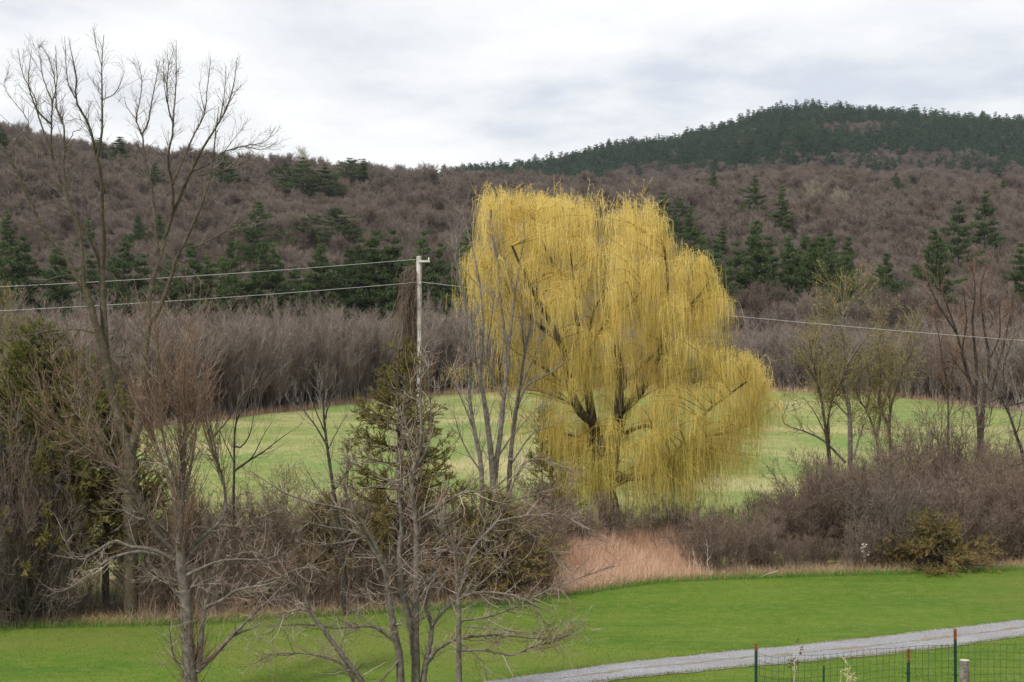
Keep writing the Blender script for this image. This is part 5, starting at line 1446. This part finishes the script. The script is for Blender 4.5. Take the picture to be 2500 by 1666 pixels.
vr = np.random.default_rng(17)
vl = np.array([px0 - .55, py0 - .25, pg])
vine = empty("dead_vine", tuple(vl), 'brown dead vine hanging in a long mass against the left side of the pole', 'vine')
n = 14
S = np.stack([vr.normal(-.1, .45, n), vr.normal(.25, .2, n), np.zeros(n)], -1)
tz = np.linspace(0, 1, 12)
E_ = np.stack([vr.uniform(.15, .5, n), vr.normal(.3, .08, n), vr.uniform(.7, .98, n) * (hp - .2)], -1)
P = S[:, None] * (1 - tz[None, :, None]) + E_[:, None] * tz[None, :, None]
P[:, 1:-1, :2] += vr.normal(0, .09, (n, 10, 2))
R = np.linspace(.022, .009, 12)[None] * np.ones((n, 1))
obj("vine_stems", MB().tubes(P, R, 4, var=vr.random(n)).mesh("vine_stems", M['twig_brown']), vine)
n = 640
top_ = vr.beta(2.2, 1.2, n)                       # hanging strands drop from the pole and spread to the left
S = np.stack([.50 - np.abs(vr.normal(0, .16, n)), vr.normal(.28, .12, n), hp * (.45 + .55 * top_) - .3], -1)
d = np.stack([-np.abs(vr.normal(.45, .35, n)), vr.normal(0, .25, n), vr.uniform(-.6, .5, n)], -1)
L = vr.uniform(1.2, 5.2, n) * (.4 + .6 * top_)
P2 = np.zeros((n, 9, 3)); P2[:, 0] = S
for k in range(1, 9):
    h = min(1, k / 3.0)
    dd = d * (1 - h) + np.array([-.10, 0, -1]) * h + vr.normal(0, .22, (n, 3))
    dd /= np.linalg.norm(dd, axis=1, keepdims=True)
    P2[:, k] = P2[:, k - 1] + dd * (L / 8)[:, None]
P2[:, :, 2] = np.maximum(P2[:, :, 2], .1); P2[:, :, 0] = np.minimum(P2[:, :, 0], .46)
R2 = np.linspace(.011, .006, 9)[None] * np.ones((n, 1))
obj("vine_twigs", MB().tubes(P2, R2, 2, var=vr.random(n) * .8).mesh("vine_twigs", M['twig_brown']), vine)["kind"] = 'stuff'
for k, ph in enumerate((0.0, 2.6)):
    th = np.linspace(0, 9.0, 60) * (1 + .25 * k) + ph
    rr2 = np.linspace(.188, .136, 60)
    P = np.stack([.55 + np.cos(th) * rr2, .25 + np.sin(th) * rr2, np.linspace(.3, hp * (.96 - .1 * k), 60)], -1)
    obj("twining_stem", MB().tubes(P[None], np.full((1, 60), .014), 4).mesh("twining_stem", M['bark_dark']), vine)

# ------------------------------------------------------------------ wire fence in the foreground
FD = 22.0
def t_post(px, ytop, D, label, rust_len, green=True, width=.042, lean=0.0):
    top = at(px, ytop, D); x0 = float(top[0]); g = float(ground_h(x0, D)); h = float(top[2]) - g
    e_ = empty("fence_post", (x0, D, g), label, "fence post")
    e_.rotation_euler = (0, lean, 0)
    def tee(z0, z1, grow_=0.0):
        w_, t_ = width + grow_, .006 + grow_
        return MB().box((0, 0, (z0 + z1) / 2), (w_, t_, z1 - z0)).box((0, .019, (z0 + z1) / 2), (t_, .030, z1 - z0))
    obj("shaft", tee(-.3, h - rust_len).mesh("shaft", M['green_paint']), e_)
    obj("rusty_top", tee(h - rust_len + .0005, h, .001).mesh("rusty_top", M['rust']), e_)
    st_ = MB()
    for k in range(int(h / .055)):
        st_.box((0, -.006, .05 + k * .055), (.014, .010, .012))
    obj("studs", st_.mesh("studs", M['green_paint']), e_)
    for z in (h - .30, h - .62):
        if z > .1: obj("wire_clip", MB().box((-.005, -.012, z), (.075, .008, .008)).mesh("wire_clip", M['wire']), e_)
    return x0, g, h
t_post(1846, 1572, FD, 'green steel fence post with rusty tip, leftmost of the fence', .10)
t_post(2218, 1585, FD - 1.2, 'dull brown-green steel fence post, lowest of the three rusty-topped ones', .17)
t_post(2335, 1536, FD, 'tallest green steel fence post with long rusty tip beside the wooden post', .15, lean=-.012)
t_post(2011, 1625, FD - 1.0, 'short bright green steel post without rust between the fence posts', .012, width=.026)
# wooden post
top = at(2355, 1612, FD - .5); wx, wg = float(top[0]), float(ground_h(float(top[0]), FD - .5))
wp = empty("wooden_post", (wx, FD - .5, wg), 'thick weathered grey wooden post beside the tallest steel post', 'fence post')
hw = float(top[2]) - wg
an = np.linspace(0, 2 * np.pi, 17)[:-1]
rr = np.random.default_rng(8)
prof = 1 + .05 * np.sin(an * 3 + 1) + rr.normal(0, .02, 16)
zs = np.linspace(-.2, hw, 10)
V = np.array([[np.cos(a) * .065 * p, np.sin(a) * .065 * p, z] for z in zs for a, p in zip(an, prof)])
idx = np.arange(160).reshape(10, 16); nx = np.roll(idx, -1, 1)
obj("shaft", MB().add(V, np.stack([idx[:-1], nx[:-1], nx[1:], idx[1:]], -1)).mesh("shaft", M['wood_post']), wp)
Vt = np.vstack([V[-16:] + [0, 0, .001], [[.0, 0, hw + .006]]])
obj("end_grain", MB().add(Vt, None, [(i, (i + 1) % 16, 16) for i in range(16)]).mesh("end_grain", M['pale_stalk']), wp)

# woven wire: top line follows the photo, wires are parts of the fence
tx = np.array([1852, 1890, 1925, 1980, 2060, 2140, 2240, 2330, 2420, 2500, 2700]); ty = np.array([1592, 1605, 1600, 1598, 1592, 1584, 1576, 1573, 1572, 1574, 1576])
fx0 = float(at(1852, 1592, FD)[0]); fx1 = float(at(2700, 1576, FD)[0])
def top_z(x):
    px = 1250 + F * x / FD
    return at(px, np.interp(px, tx, ty), np.full(np.shape(px), FD))[..., 2]
fg = float(ground_h((fx0 + fx1) / 2, FD))
fence = empty("wire_fence", (fx0, FD, fg), 'woven green wire mesh stretched between the foreground fence posts', 'fence')
floc = np.array([fx0, FD, fg])
rf = np.random.default_rng(4)
xs = np.arange(fx0, fx1, .088)
for i, x in enumerate(xs):
    zt_ = float(top_z(np.array(x))) + rf.uniform(.0, .02)
    zz = np.linspace(zt_, float(ground_h(x, FD)) + .03, 9)
    w = rf.normal(0, .004, 9).cumsum()
    P = np.stack([x + w, np.full(9, FD - .02) + rf.normal(0, .003, 9), zz], -1) - floc
    obj("vertical_wire", MB().tubes(P[None], np.full((1, 9), .0022), 4).mesh("vertical_wire", M['wire']), fence)
for k in range(12):
    x = np.linspace(fx0, fx1, 60)
    z = top_z(x) - k * .10 + .006 * np.sin(x * 7 + k) - .01 * np.abs(np.sin(x * 1.9))
    P = np.stack([x, np.full(60, FD - .023), z], -1) - floc
    obj("horizontal_wire", MB().tubes(P[None], np.full((1, 60), .0022), 4).mesh("horizontal_wire", M['wire']), fence)
# finer low netting inside on the left
gx0 = float(at(1856, 1640, FD - .6)[0]); gx1 = float(at(1990, 1640, FD - .6)[0])
nl = np.array([gx0, FD - .6, float(ground_h(gx0, FD - .6))])
net = empty("garden_netting", tuple(nl), 'low fine-meshed green netting inside the fence by the leftmost post', 'netting')
zt0 = float(at(1856, 1652, FD - .6)[2])
for i, x in enumerate(np.arange(gx0, gx1, .028)):
    P = np.stack([np.full(4, x), np.full(4, FD - .6), np.linspace(zt0 - .01 * i / 4 + rf.uniform(0, .03), nl[2] + .02, 4)], -1) - nl
    obj("vertical_wire", MB().tubes(P[None], np.full((1, 4), .0018), 3).mesh("vertical_wire", M['wire']), net)
for k in range(8):
    P = np.stack([np.linspace(gx0, gx1, 6), np.full(6, FD - .602), zt0 - np.linspace(0, .012 * (gx1 - gx0) / .028 / 4, 6) - k * .06], -1) - nl
    obj("horizontal_wire", MB().tubes(P[None], np.full((1, 6), .0018), 3).mesh("horizontal_wire", M['wire']), net)
# weeds by the fence
def top_height(px, py, D):
    p = at(px, py, D); return float(p[2]) - float(ground_h(float(p[0]), D))
M['seed_head'] = material('seed_head', [(.06, .03, .02), (.14, .075, .045)], noise=20, mixn=.6)
h_ = top_height(1932, 1577, FD - .8)
e_, P2 = weed("dry_weed", 1932, 0, FD - .8, h_, 'thin dry weed with dark red-brown seed heads near the leftmost fence post', 14, 21, M['pale_stalk'], spreadw=.03)
S = np.repeat(P2[:, -1], 10, 0); r_ = np.random.default_rng(2); S = S + r_.normal(0, .010, S.shape)
obj("seed_head", MB().tubes(grow(S, r_.normal(0, 1, S.shape), np.full(len(S), .028), 3, 0, .2, r_), np.broadcast_to(np.array([.004, .008, .002]), (len(S), 3)), 2, var=r_.random(len(S))).mesh("seed_head", M['seed_head']), e_)
M['tan_weed'] = material('tan_weed', [(.42, .36, .20), (.60, .53, .34)], noise=6, mixn=.6)
h_ = top_height(2068, 1604, FD - 1.2)
e_, P2 = weed("dry_weed", 2068, 0, FD - 1.2, h_, 'straw-coloured branching dry weed in front of the wire fence', 26, 23, M['tan_weed'], spreadw=.05, stems=3)
S = np.repeat(P2.reshape(-1, 3), 2, 0); S = S + r_.normal(0, .006, S.shape)
obj("husk", MB().tubes(grow(S, r_.normal(0, 1, S.shape) + [0, 0, .5], np.full(len(S), .05), 3, -.5, .2, r_), np.broadcast_to(np.array([.002, .005, .001]), (len(S), 3)), 2, var=r_.random(len(S))).mesh("husk", M['tan_weed']), e_)

# ------------------------------------------------------------------ thin air over the valley
hv = bpy.data.materials.new("haze"); hv.use_nodes = True
ht = hv.node_tree; ht.nodes.clear()
ho = ht.nodes.new("ShaderNodeOutputMaterial"); pv = ht.nodes.new("ShaderNodeVolumePrincipled")
pv.inputs['Color'].default_value = (.80, .87, 1.0, 1)
pv.inputs['Density'].default_value = 0.00003
ht.links.new(pv.outputs[0], ho.inputs['Volume'])
hz = obj("haze", MB().box((0, 2950, 170), (10400, 6520, 420)).mesh("haze", hv))
tag(hz, 'thin pale air over the valley', 'haze', kind='stuff')
